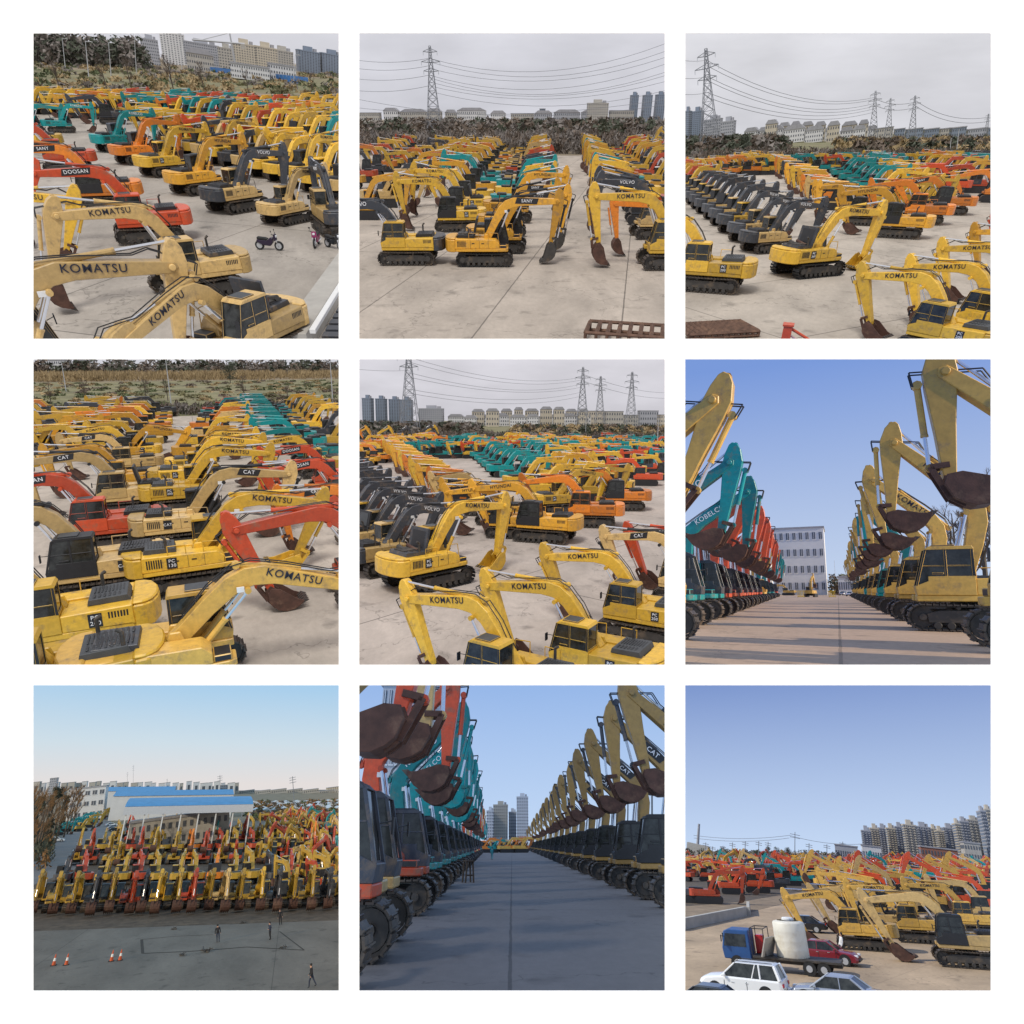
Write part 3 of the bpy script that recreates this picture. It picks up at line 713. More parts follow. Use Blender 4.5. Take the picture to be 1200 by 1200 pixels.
row(5,(1170,480),(860,346),9,180,['in','lo3'],['ky','redb','teal','or','teal','ky','hyc','ky','hy'],'right back row',gap=.1)
row(5,(1230,450),(980,344),7,170,['in','lo3'],['teal','redb','ky','ky','blk','hyc','ky'],'farthest right row')
row(5,(-60,380),(380,336),14,20,['lo3','up'],['ky','or','hyc','ky','blk','ky','hy','blk','blk','ky','or','ky','blk','ky'],'far left back row')
row(5,(100,336),(620,334),6,60,['vert','up'],['ky','ky','red','or','red','red'],'raised boom row at the back')
row(5,(-60,460),(330,352),12,170,['lo2','in','lo3'],['orc','red','ky','hy','orc','ky','or','ky','ky','hyc','blk','ky'],'left middle back row')
exb(5,300,1240,146,'in','ky',.8,'yellow excavator with only stick and boom end in view, bottom left, centre picture')
exb(5,595,1168,148,'in','ky',.8,'yellow excavator with rusty toothed bucket, bottom middle arm, centre picture')
exb(5,800,1010,150,'in','ky',.8,'yellow excavator arm above the yellow cab roof, bottom right, centre picture')
exb(5,1010,900,152,'in','cat2',.8,'tan excavator boom with black name patch at the right edge, centre picture')
exb(5,1095,880,146,'in','doo',.8,'red orange excavator arm at the right edge, centre picture')
# ================= yard 4
ex(4,650,870,2,'lo','ky130',label='bright yellow excavator with yellow bucket in the middle of the middle left picture',lod='full')
ex(4,300,905,180,'lo3','cat',label='tan excavator with black cab and black hood, middle left picture',lod='full')
ex(4,175,1130,182,'lo3','ky',label='yellow excavator with pale roofed cab at left edge near the bottom, middle left picture',lod='full')
ex(4,130,1370,182,'lo3','ky',label='yellow excavator with only its engine deck in view, bottom left corner, middle left picture',lod='full')
ex(4,570,1270,0,'down','ktb',label='pale yellow excavator with long boom leaving the right edge, bottom of middle left picture',lod='full')
ex(4,330,730,180,'lo3','doo',label='red orange excavator with red cab facing left, middle left picture',lod='full')
ex(4,395,600,180,'lo3','cat2',label='tan excavator with yellow cab and raised grey hood facing left, middle left picture',var='open',lod='full')
ex(4,620,720,0,'lo2','cat',label='tan excavator with black name patch behind the bright yellow one, middle left picture',lod='full')
ex(4,610,590,0,'lo2','ky',label='yellow excavator, third from the front of the row facing right, middle left picture')
ex(4,620,520,0,'lo2','ky',label='yellow excavator, fourth from the front of the row facing right, middle left picture')
row(4,(640,465),(730,215),10,0,['lo2','lo','lo3'],['ky','hyc','ky','tanb','orc','ky','blk','teal','red','dkcab'],'row facing right',start=4)
row(4,(370,530),(520,212),12,180,['lo2','in','lo3'],['hyc','cat2','ky','ky','hyc','orc','ky','or','ky','blk','ky','red'],'row facing left',start=3)
ex(4,1320,900,180,'in','red',label='red orange excavator at the right edge with stick and rusty bucket hanging, middle left picture')
row(4,(1300,720),(905,212),15,180,['lo2','in','lo3'],['sany2','doo','doo','ky','tealc','tealc','teal','kob','teal','teal','teal','teal','teal','teal','teal'],'right row facing left',jit=.2)
row(4,(1280,470),(960,212),10,0,['lo3'],['ky','teal','dkcab','blk','ky','hyc','dkcab','ky','hy','ky'],'far right row facing right')
ex(4,390,418,0,'tuck','hy',size=.95,label='small amber excavator facing right in the aisle, middle left picture')
row(4,(60,400),(300,208),11,0,['lo2','in','lo3'],['ky','hyc','or','ky','dkcab','ky','blk','orc','ky','red','or'],'left row facing right')
row(4,(-60,470),(140,206),12,180,['lo2','in','lo3'],['ky','blk','hyc','ky','orc','blk','ky','or','ky','blk','orc','ky'],'leftmost row facing left')
row(4,(230,395),(400,206),9,180,['lo2','in','lo3'],['ky','dkcab','ky','blk','hyc','ky','or','blk','ky'],'second left row facing left')
row(4,(880,206),(960,200),3,90,['vert'],['hyc','blue','blue'],'raised blue boom row')
# ================= yard 1
for a in [(350,470,32,'lo3','kob',.95,'std','teal excavator at the near left end of the main row, top left picture'),
 (430,515,33,'lo3','or',.95,'std','orange excavator with black hood between the teal and yellow ones, top left picture'),
 (530,560,34,'lo3','ky',.95,'std','yellow excavator with a yellow cab, third in the main row, top left picture'),
 (655,625,35,'lo3','hy',.95,'std','amber excavator with a dark cab, fourth in the main row, top left picture'),
 (800,690,36,'lo3','volvo',.95,'std','tan excavator with charcoal boom and grey counterweight, top left picture'),
 (985,735,38,'lo3','kt',.78,'std','small pale yellow excavator near the motorcycles, top left picture'),
 (1160,770,95,'lo3','volvo',.9,'std','yellow and charcoal excavator seen from behind at the right edge, top left picture'),
 (140,400,5,'lo3','kob',.82,'std','small teal excavator facing right near the left edge, top left picture'),
 (20,400,5,'in','teal',.82,'std','teal excavator cut by the left edge, top left picture'),
 (330,368,185,'in','blk',.95,'std','dark excavator beyond the aisle on the left, top left picture'),
 (60,470,185,'lo3','ky',.9,'std','yellow excavator at left edge above the red one, top left picture'),
 (165,545,182,'lo3','red',.95,'std','red orange excavator with black hood at the left edge, top left picture'),
 (310,680,184,'wide','sany2',.95,'std','orange excavator with lettered boom and black cab facing left, top left picture'),
 (470,800,186,'wide','doo',.95,'std','red orange excavator with hanging rusty bucket, left side, top left picture'),
 (650,1000,196,'reach','kt',.95,'std','pale yellow excavator whose cab faces us, bottom middle, top left picture'),
 (850,1250,226,'down','kt',.95,'open','pale yellow excavator with upright black hood at bottom, top left picture'),
 (-20,1440,14,'lo3','kt',1.05,'std','pale yellow excavator with a lettered boom crossing the bottom left, top left picture'),
 (-170,930,4,'in','ky',.95,'std','yellow excavator with only its bucket end at the left edge, top left picture')]:
    ex(1,a[0],a[1],a[2],a[3],a[4],a[5],a[6],label=a[7],lod='full')
row(1,(620,480),(1190,640),8,38,['lo2','in','lo3'],['ky','ky','tanb','ky','blk','tanb','dkcab','ky'],'row behind the main row')
row(1,(560,420),(1190,560),9,200,['in','lo3'],['ky','ky','kyb','ky','or','red','blk','red','ky'],'third row from the front')
row(1,(640,380),(1200,480),9,30,['in','lo3'],['ky','teal','blk','ky','ky','red','ky','ky','ky'],'fourth row')
row(1,(420,352),(1190,430),11,30,['lo2','in','lo3'],['hood','ky','teal','ky','teal','blk','ky','red','teal','red','ky'],'fifth row')
row(1,(200,345),(1190,385),15,185,['lo2','in','lo3'],['ky','hyc','ky','or','dkcab','ky','teal','teal','or','red','teal','red','red','ky','or'],'sixth row')
row(1,(30,330),(1190,345),18,30,['lo2','in','lo3'],['ky','dkcab','ky','ky','ky','hyc','red','teal','kob','teal','teal','red','red','teal','red','red','ky','red'],'seventh row')
row(1,(20,305),(1190,318),22,185,['lo2','in','lo3'],['ky','or','blk','ky','ky','teal','teal','or','ky','teal','teal','red','red','teal','red','red','teal','red','red','red','or','red'],'eighth row')
row(1,(20,285),(1190,298),26,25,['lo3','up'],['ky','ky','hyc','ky','blk','teal','teal','red','ky','teal','teal','teal','teal','red','red','teal','red','red','ky','red','red','or','red','red','ky','ky'],'ninth row')
row(1,(20,268),(1190,282),28,185,['lo2','in','lo3'],['ky','or','ky','blk','ky','teal','red','teal','ky','red','teal','teal','teal','red','red','ky','red','red'],'tenth row')
row(1,(30,292),(1190,306),24,20,['lo2','in','lo3'],['ky','or','ky','teal','blk','ky','red','hyc','red','teal','ky','red'],'packed far row',jit=1)
row(1,(30,280),(1190,294),26,200,['lo2','lo','lo3'],['ky','ky','or','teal','red','ky','teal','red','red','ky','red'],'packed farthest row',jit=1)
row(3,(200,560),(1170,540),16,200,['lo2','in','lo3'],['ky','or','hyc','ky','teal','blk','teal','teal','ky','red','ky','or','ky','red','teal','ky'],'far cross row',jit=1)
row(3,(40,520),(1170,515),22,20,['lo2','in','lo3'],['ky','or','hyc','ky','blk','ky','or','teal','teal','teal','teal','red','ky','or','ky','red','teal','ky'],'farthest cross row',jit=1)
row(5,(60,400),(1170,395),18,200,['lo2','in','lo3'],['ky','or','hyc','ky','teal','teal','teal','teal','ky','red','ky','or','ky','red','teal','ky'],'far cross row',jit=1)
row(5,(40,370),(1170,366),22,20,['lo2','in','lo3'],['ky','or','hyc','ky','blk','ky','or','teal','teal','teal','teal','red','ky','or','ky','red','teal','ky'],'farthest cross row',jit=1)
# ================= yard 6
def aisle(c,base,yaw,poses,sts,name,size,labs=None):
    for i,(x,y) in enumerate(base):
        cc=C[c]; g=cc.g(x,y); s=1 if yaw==0 else -1
        p=g-Vector((2.05*size*s,0,0))
        PL.append(dict(c=cc,p=p,yaw=yaw+random.uniform(-1.5,1.5),pose=poses[i%len(poses)],st=sts[i%len(sts)],size=size,var='std',label=None,row=name,idx=i,tyaw=None,lod='full' if i<7 else None))
RD6=[217,142,108,86,72,62,54,48,42,36,31,26]
for q in (330,450): ex(6,594+1.83*q+120+4.2*q/1.6,895+q,180,'high','ktb',1.12,label='tan excavator just outside the right edge of the aisle row, %s, middle right picture'%('nearer' if q>400 else 'farther'),lod='keep')
aisle(6,[(594+1.83*q+6+(120 if q>200 else 0),895+q) for q in RD6],180,['high','high3','high2'],['ktb','ktb','ktb','ktb','tealc','ktb','ktb','tealc','ktb','ktb'],'right row along the aisle',1.12)
LD6=[195,133,104,92,76,67,60,53,46,40,34,29,24]
aisle(6,[(40,1090)]+[(440-2.45*q,895+q) for q in LD6[1:]],0,['lft2','lft','lft3'],['ktb','kob','kob','redb','redb','redb','redb','redb','redb'],'left row along the aisle',1.12)
ex(6,500,918,80,'up','ktb',size=.9,label='yellow excavator seen from behind at the end of the aisle, middle right picture')
ex(6,415,912,170,'in','ktb',size=.9,label='yellow excavator beside the white building at the aisle end, middle right picture')
# ================= yard 8
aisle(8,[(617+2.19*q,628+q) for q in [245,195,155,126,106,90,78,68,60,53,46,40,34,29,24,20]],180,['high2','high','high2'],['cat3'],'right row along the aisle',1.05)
aisle(8,[(520-.875*q,628+q) for q in [480,385,250,196,158,131,111,95,82,72,62,54,46,39,33,27,22]],0,['high2','high3','high'],['redb','ktg','redb','kob','kobt','kob','kobt','kob','kob','kob','kob'],'left row along the aisle',1.05)
ex(8,560,648,0,'tuck','ktb',label='small yellow excavator crossing the far end of the aisle, bottom middle picture')
ex(8,640,646,180,'tuck','orc',label='small orange excavator at the far end of the aisle, bottom middle picture')
ex(8,520,646,10,'tuck','teal',size=.9,label='small teal excavator at the far end of the aisle, bottom middle picture')
ex(8,610,640,10,'in','orc',size=.9,label='orange excavator behind the far end of the aisle, bottom middle picture')
# ================= yard 7
fr=[(45,862,'kydb'),(112,870,'kyd'),(190,868,'kydb'),(255,868,'blk'),(312,864,'kydb'),(385,868,'redd'),(437,860,'blk'),(500,862,'ky'),(555,858,'kydb'),(612,858,'red'),(668,856,'kydb'),(725,858,'tanb'),(790,856,'kyd'),(862,852,'ky'),(930,856,'blk'),(985,852,'kydb'),(1050,852,'kyd'),(1105,850,'blk'),(1165,840,'kyd')]
for i,(x,y,s) in enumerate(fr): ex(7,x,y,270+random.uniform(-5,5),random.choice(['flat','park','reach']),s,1.05,row='front row facing us',idx=i,lod='full')
row(7,(140,775),(1130,765),15,92,['park','flat'],['blk','redd','kyd','kyd','redd','kyd','kyd','kyd','or','kyd','kyd'],'second row seen from behind',yj=8)
row(7,(180,700),(1150,690),17,268,['park','up'],['kyd','redd','kyd','kyd','redd','kyd','kyd','or','redd','kyd','redd','kyd'],'third row',yj=10)
row(7,(230,655),(1180,648),18,95,['park','flat'],['kyd','kyd','kyd','redd','kyd','kyd','kyd','or','redd','redd','kyd','redd'],'fourth row',yj=10)
row(7,(330,622),(860,618),11,270,['up','park','vert'],['kyd','redd','kyd','kyd','kyd','teal','kyd','teal'],'fifth row under the canopy',yj=15)
row(7,(350,598),(850,598),12,100,['park','up'],['kyd','redd','kyd','kyd','teal','kyd','kyd','teal'],'sixth row under the canopy',yj=20)
for k,(y,n) in enumerate(((800,4),(740,5),(665,9),(625,9),(598,10),(575,12),(556,13),(540,14))):
    row(7,(930 if k>1 else 1000,y),(1185,y-2),n,[120,60,240,100,200,60,180,30][k],['park','in','up'],['kyd','redd','kyd','kyd','or','kyd','redd','tanb','teal','kyd','redd','blk','kyd','or'],'%s of the right hand cluster'%['foremost line','second line','third line','fourth line','fifth line','sixth line','seventh line','last line'][k],yj=30,jit=1.2)
row(7,(110,590),(215,545),5,30,['low'],['tealc'],'teal row by the left road')
row(7,(205,575),(262,525),6,30,['low','park'],['kyd'],'yellow row by the left road')
# ================= yard 9
for a in [(700,1015,180,'in','ktb',1,'open','yellow excavator with raised black hood next to the water tank, bottom right picture'),
 (915,990,180,'park','ktb',1,'std','yellow excavator with hanging rusty bucket in the middle, bottom right picture'),
 (1100,1080,180,'in','tanb',1.1,'std','yellow excavator with black cab cut by the right edge, bottom right picture'),
 (760,965,180,'in','tanb',1,'open','yellow excavator with black raised hood behind the nearest one, bottom right picture'),
 (800,935,178,'in','ktb',1,'std','yellow excavator, third back in the centre group, bottom right picture'),
 (810,900,178,'park','ktb',1,'std','yellow excavator, fourth back in the centre group, bottom right picture'),
 (830,872,178,'park','red',1,'std','red orange excavator behind the yellow centre group, bottom right picture'),
 (1120,965,180,'park','ktb',1,'std','yellow excavator behind the black cab one, right side, bottom right picture'),
 (1180,930,180,'park','kt',1,'std','pale yellow excavator reaching in from the right edge, bottom right picture'),
 (1190,890,180,'park','doo',1,'std','red orange excavator reaching in from the right edge, bottom right picture'),
 (120,845,8,'park','red',1,'std','red orange excavator nearest on the left, bottom right picture'),
 (210,810,8,'in','red',1,'std','red orange excavator, second from left group front, bottom right picture'),
 (30,840,185,'in','blk',1,'std','dark excavator at the left edge, bottom right picture')]:
    ex(9,a[0],a[1],a[2],a[3],a[4],a[5],a[6],label=a[7])
row(9,(300,805),(520,760),5,185,['park','in'],['red','blk','teal','teal','tanb'],'near left row')
row(9,(180,785),(640,745),9,10,['park','in'],['ktb','blk','red','red','ktb','tanb','red','ktb','red'],'second left row')
row(9,(860,850),(1190,840),5,182,['park'],['red','ktb','teal','red','red'],'right middle row')
row(9,(690,815),(1190,800),9,185,['park','in'],['tanb','red','ktb','ktb','teal','blk','red','ktb','red'],'right back row')
row(9,(560,790),(1190,770),11,10,['park','in'],['ktb','red','ktb','tanb','blk','ktb','red','teal','red','ktb','red'],'next right back row')
for k,(y,n) in enumerate(((762,20),(745,22),(730,24),(717,26),(706,28),(697,30))):
    row(9,(20,y),(1185,y-4),n,[185,15,180,20,185,10][k],['park','in','up'],[['red','red','ktb','red','tanb','teal','red'],['ktb','red','hyc','blk','red','red'],['red','ktb','red','teal','red','hyc','red'],['red','ktb','hyc','red','red'],['hyc','red','ktb','red'],['red','hyc','ktb','hyc','red']][k],'%s far band'%['first','second','third','fourth','fifth','sixth'][k],jit=1.5,yj=15)

row(9,(740,885),(1180,862),6,178,['park','in','up'],['ktb','tanb','ktb','red','ktb','ktb'],'packed yellow row')
row(9,(640,850),(1180,835),8,182,['park','up'],['ktb','ktb','red','tanb','teal','ktb','ktb','red'],'packed second yellow row')
row(9,(620,828),(1180,818),9,178,['park','in'],['ktb','red','ktb','blk','ktb','red'],'packed third row')
# ------------------------------------------------------------------ setting helpers
def M_(n,c,**k): MT[n]=mat(n,c,**k)
M_('con_wall',(.42,.40,.36),rough=.9,var=.2,scale=.6); M_('cream_wall',(.50,.45,.36),rough=.9,var=.1,scale=.3); M_('white_wall_far',(.62,.62,.62),rough=.9,var=.08,scale=.3)
M_('grey_tower',(.36,.37,.40),rough=.8,var=.1,scale=.2); M_('blue_tower',(.20,.24,.30),rough=.7,var=.1,scale=.2); M_('tan_tower',(.50,.45,.37),rough=.8,var=.1,scale=.2)  # grey and tan tower walls paled, distance haze put into the colour
M_('window_dark',(.09,.10,.12),rough=.2,var=.2,scale=.5); M_('roof_grey',(.32,.32,.34),rough=.8,var=.2,scale=.4); M_('roof_red',(.28,.12,.08),rough=.8,var=.2)
M_('pylon_steel',(.22,.23,.25),rough=.6,metal=.2,var=.1); M_('pole_steel',(.42,.43,.44),rough=.5,var=.1)
M_('twig_brown',(.15,.115,.088),rough=.9,var=.4,scale=.15); M_('twig_grey',(.20,.175,.155),rough=.9,var=.4,scale=.12); M_('leaf_dark',(.07,.08,.052),rough=.8,var=.5,scale=.3)
M_('leaf_green',(.10,.12,.05),rough=.8,var=.5,scale=.3); M_('bark',(.10,.08,.06),rough=.9,var=.3); M_('reed',(.34,.25,.13),rough=.9,var=.35,scale=.2)
M_('twig_gold',(.24,.13,.05),rough=.9,var=.4,scale=.3)
M_('field_green',(.19,.18,.09),rough=.95,var=.6,scale=.07,dirt=(.30,.23,.14),dirtamt=.9,dscale=.03,detail=9); M_('field_brown',(.25,.20,.135),rough=.95,var=.45,scale=.09,dirt=(.14,.14,.07),dirtamt=.8,dscale=.05,detail=9)
M_('gravel',(.085,.068,.052),rough=.95,var=.5,scale=.8,dirt=(.16,.12,.08),dirtamt=.6,dscale=.2,detail=10); M_('dirt',(.24,.18,.12),rough=.95,var=.4,scale=.5,detail=10)
M_('asphalt',(.16,.165,.175),rough=.9,var=.2,scale=.3); M_('blue_sheet',(.08,.27,.52),rough=.45,var=.2,scale=.5); M_('blue_fence',(.04,.20,.55),rough=.5,var=.1)
M_('glasshouse',(.55,.57,.60),rough=.3,var=.1); M_('rust_frame',(.13,.07,.045),rough=.85,var=.5,scale=4,dirt=(.25,.14,.08),dirtamt=.8)
M_('car_white',(.78,.79,.80),rough=.25,var=.02,coat=.6); M_('car_silver',(.42,.45,.50),rough=.25,metal=.5,var=.02,coat=.6); M_('car_maroon',(.22,.02,.03),rough=.25,var=.05,coat=.6); M_('car_black',(.012,.014,.018),rough=.2,var=.05,coat=.6)
M_('truck_blue',(.02,.08,.24),rough=.4,var=.15,dirt=DUST,dirtamt=.5); M_('tank_white',(.68,.65,.56),rough=.45,var=.06,scale=2,dirt=(.45,.36,.22),dirtamt=.5); M_('lamp_red',(.45,.01,.01),rough=.2,var=0)
M_('lamp_clear',(.7,.72,.75),rough=.15,var=0); M_('skin',(.45,.26,.18),rough=.6,var=.05); M_('hair',(.012,.01,.01),rough=.7,var=.1); M_('cloth_black',(.02,.02,.024),rough=.9,var=.2); M_('cloth_navy',(.03,.04,.07),rough=.9,var=.2)
M_('cloth_teal',(.03,.22,.26),rough=.9,var=.2); M_('cloth_white',(.7,.7,.7),rough=.9,var=.1); M_('moto_purple',(.025,.015,.04),rough=.3,var=.1); M_('moto_pink',(.28,.03,.12),rough=.3,var=.1)
M_('cone_orange',(.55,.09,.02),rough=.6,var=.1); M_('line_dark',(.035,.033,.03),rough=.9,var=.2); M_('soil_light',(.36,.29,.2),rough=.95,var=.3)
M_('barrier_yellow',(.75,.5,.04),rough=.5,var=.1); M_('wood_dark',(.07,.05,.035),rough=.85,var=.3)
def fwd(c,dy): return F*c.H*ZF/dy
def X(c,zx,Y,zy=None):
    hy=400 if zy is None else zy
    return c.at(zx,hy,Y).x
def poly(c,pts,key,name,z=.004,label=None,kind='structure'):
    cur['cell']=c; vs=[]
    for p in pts: q=c.g(*p); vs.append((q.x,q.y,z))
    me=bpy.data.meshes.new(name); me.from_pydata(vs,[],[tuple(range(len(vs)))]); me.materials.append(None)
    return obj(name,(me,[key]),None,{},label=label,kind=kind,M=c.M,cast=False)
def flat(c,Y0,Y1,key,name,z=.004,xa=-700,xb=700):
    cur['cell']=c
    n=12; vs=[];
    for i in range(n+1):
        Y=Y0+(Y1-Y0)*(i/n)**2; vs+= [(xa,Y,z),(xb,Y,z)]
    me=bpy.data.meshes.new(name); me.from_pydata(vs,[],[(2*i,2*i+1,2*i+3,2*i+2) for i in range(n)]); me.materials.append(None)
    return obj(name,(me,[key]),None,{},kind='structure',M=c.M,cast=False)
def wid(c,Y): # lateral extent of the window at forward distance Y
    a=c.at(29,600,Y).x; b=c.at(1171,600,Y).x; a2=c.at(29,200,Y).x; b2=c.at(1171,200,Y).x
    return min(a,a2)-2,max(b,b2)+2
def scrub(c,Y0,Y1,h,keys,n,name,label,xr=None,sz=.5,upright=.5,clump=3.,seed=1,hvar=.5,kind='stuff'):
    cur['cell']=c; rn=random.Random(seed); m=MB()
    nt=max(1,n//40)
    for _ in range(nt):
        Y=rn.uniform(Y0,Y1); a,b=wid(c,Y) if xr is None else (X(c,xr[0],Y),X(c,xr[1],Y)); x=rn.uniform(a,b)
        H=h*rn.uniform(1-hvar,1); w=clump*rn.uniform(.6,1.2); k=rn.choice(keys)
        for i in range(40):
            t=rn.random()**.8; z=H*t; r=w*(1-.55*t)*rn.random()**.5; an=rn.uniform(0,6.28)
            px,py=x+r*math.cos(an),Y+r*math.sin(an)
            s=sz*rn.uniform(.5,1.3); ax=Vector((rn.gauss(0,1)*(1-upright),rn.gauss(0,1)*(1-upright),rn.gauss(0,.3)+upright*2)).normalized()
            sd=ax.cross(Vector((rn.gauss(0,1),rn.gauss(0,1),rn.gauss(0,1)))).normalized()*s*(.45-.33*upright); ax=ax*s*(1+upright)
            p=Vector((px,py,max(z,.1)))
            m.add([p-ax*.5-sd,p-ax*.5+sd,p+ax*.5],[(0,1,2)],k)
    o=obj(name,m.mesh(name),None,{},label=label,cat=name.replace('_',' '),kind=kind,M=c.M)
    return o
_tm={}
def tree_mesh(kind,seed):
    k=(kind,seed)
    if k in _tm: return _tm[k]
    rn=random.Random(seed*13+5); tr=MB(); cr=MB()
    tr.tube((0,0,0),(0,0,.45),.022,'bark',7,.016); tr.tube((0,0,.45),(.01,0,.95),.016,'bark',6,.004)
    if kind=='bare':
        def br(p,d,l,r,dep):
            q=p+d*l; (tr if dep==0 else cr).tube(p,q,r,'bark' if dep==0 else 'twig',3,r*.5)
            if dep<3:
                for i in range(5 if dep<2 else 4):
                    t=rn.uniform(.3,1); dd=(d+Vector((rn.gauss(0,.5),rn.gauss(0,.5),rn.uniform(0,.6)))).normalized(); br(p+d*l*t,dd,l*rn.uniform(.45,.65),r*.5,dep+1)
        for i in range(11):
            z=rn.uniform(.25,.85); an=rn.uniform(0,6.28); br(Vector((0,0,z)),Vector((math.cos(an)*.6,math.sin(an)*.6,.8)).normalized(),rn.uniform(.14,.24)*(1.2-z*.5),.008,0)
    else:
        for i in range(8):
            z=rn.uniform(.25,.7); an=rn.uniform(0,6.28); tr.tube((0,0,z),(math.cos(an)*.18,math.sin(an)*.18,z+.16),.01,'bark',5,.004)
        w=.34 if kind=='round' else .13
        for i in range(26):
            t=rn.random(); zc=.28+.68*t; rr=w*(1-abs(t-.35)*.9)*rn.random()**.5; an=rn.uniform(0,6.28); cx,cy=rr*math.cos(an),rr*math.sin(an); cs=w*.38
            for j in range(46):
                d=Vector((rn.gauss(0,1),rn.gauss(0,1),rn.gauss(0,.8))).normalized()*cs*rn.random()**.4; p=Vector((cx,cy,zc))+d
                a=Vector((rn.gauss(0,1),rn.gauss(0,1),rn.gauss(0,1))).normalized()*.02; b=a.orthogonal().normalized()*.016
                cr.add([p-a-b,p+a,p+b-a*.3],[(0,1,2)],'leaf')
    _tm[k]=(tr.mesh('trunk'),cr.mesh('crown')); return _tm[k]
def tree(c,zx,Y,h,label,kind='round',key='leaf_dark',group=None,seed=0,w=1,cat='tree'):
    cur['cell']=c; x=X(c,zx,Y)
    M=c.P(x,Y,0,seed*77)@Matrix.Diagonal((h*w,h*w,h,1))
    t=empty('tree' if kind!='bare' else 'bare_tree',M,label,cat,group); a,b=tree_mesh(kind,seed%4)
    obj('trunk',a,t); obj('crown',b,t,{'leaf':key,'twig':key})
    return t
def building(c,x0,x1,ytop,Y,depth,wall,floors,cols,label,roof='flat',rkey='roof_grey',parts=False,name='building',group=None,lean=None,win=(.42,.42),zbase=0,balcony=False,blocks=None):
    cur['cell']=c; xa=c.at(x0,ytop,Y).x; xb=c.at(x1,ytop,Y).x; h=c.at((x0+x1)/2,ytop,Y).z; w=xb-xa
    lean=LEANB.get(c.i,0) if lean is None else lean
    M=c.P(xa+w/2-h*math.sin(R(lean)),Y,0,0,1,lean); m=MB(); m.box(-w/2,w/2,0,depth,0,h,wall)
    r=MB()
    if roof=='flat': r.box(-w/2-.3,w/2+.3,-.3,depth+.3,h+.01,h+.6,rkey)
    elif roof=='gable': r.prism([(-w/2-.4,h+.01),(w/2+.4,h+.01),(w/2*.6,h+3),(-w/2*.6,h+3)],-.4,depth+.4,rkey)
    elif roof=='tower':
        r.box(-w/2-.2,w/2+.2,-.2,depth+.2,h+.01,h+.8,wall); r.box(-w*.2,w*.2,depth*.3,depth*.7,h+.8,h+4,wall); r.box(w*.25,w*.4,depth*.3,depth*.6,h+.8,h+3,rkey)
    fh=h/floors; cw=w/cols; ww=[]
    for j in range(floors):
        for i in range(cols):
            xx=-w/2+cw*(i+.5); z0=fh*j+fh*(1-win[1])*.55; b=(xx-cw*win[0]/2,xx+cw*win[0]/2,-.12,.1,z0,z0+fh*win[1]); ww.append(b)
    sidew=[]
    dc=max(1,int(depth/max(cw,2)))
    for j in range(floors):
        for i in range(dc):
            yy=depth*(i+.5)/dc; z0=fh*j+fh*(1-win[1])*.55
            for sx in (-w/2-.1,w/2-.1): sidew.append((sx,sx+.2,yy-.8,yy+.8,z0,z0+fh*win[1]))
    if parts:
        e=empty(name,M,label,'building',group); a=obj('wall',m.mesh('wall'),e); obj('roof',r.mesh('roof'),e)
        for b in ww[:90]:
            q=MB(); q.box(*b,'window_dark'); f=obj('window',q.mesh('window'),e)
            q=MB(); q.box(b[0]-.15,b[1]+.15,b[2]-.1,b[3]-.02,b[4]-.2,b[4]-.02,'white'); q.box((b[0]+b[1])/2-.05,(b[0]+b[1])/2+.05,b[2]-.04,b[2]-.005,b[4],b[5],'white'); obj('window_frame',q.mesh('window_frame'),f)
        return e
    for b in ww: m.box(*b,'window_dark')
    for b in sidew: m.box(*b,'window_dark')
    if balcony:
        for j in range(floors):
            for i in range(0,cols,2): xx=-w/2+cw*(i+1); m.box(xx-cw*.5,xx+cw*.5,-1.1,-.15,fh*j,fh*j+fh*.35,wall)
    m.v+=[]; base=len(m.v); m.v+=r.v; m.f+=[tuple(i+base for i in f) for f in r.f]; m.k+=r.k
    return obj(name,m.mesh(name),None,{},label=label,cat='building',group=group,M=M)
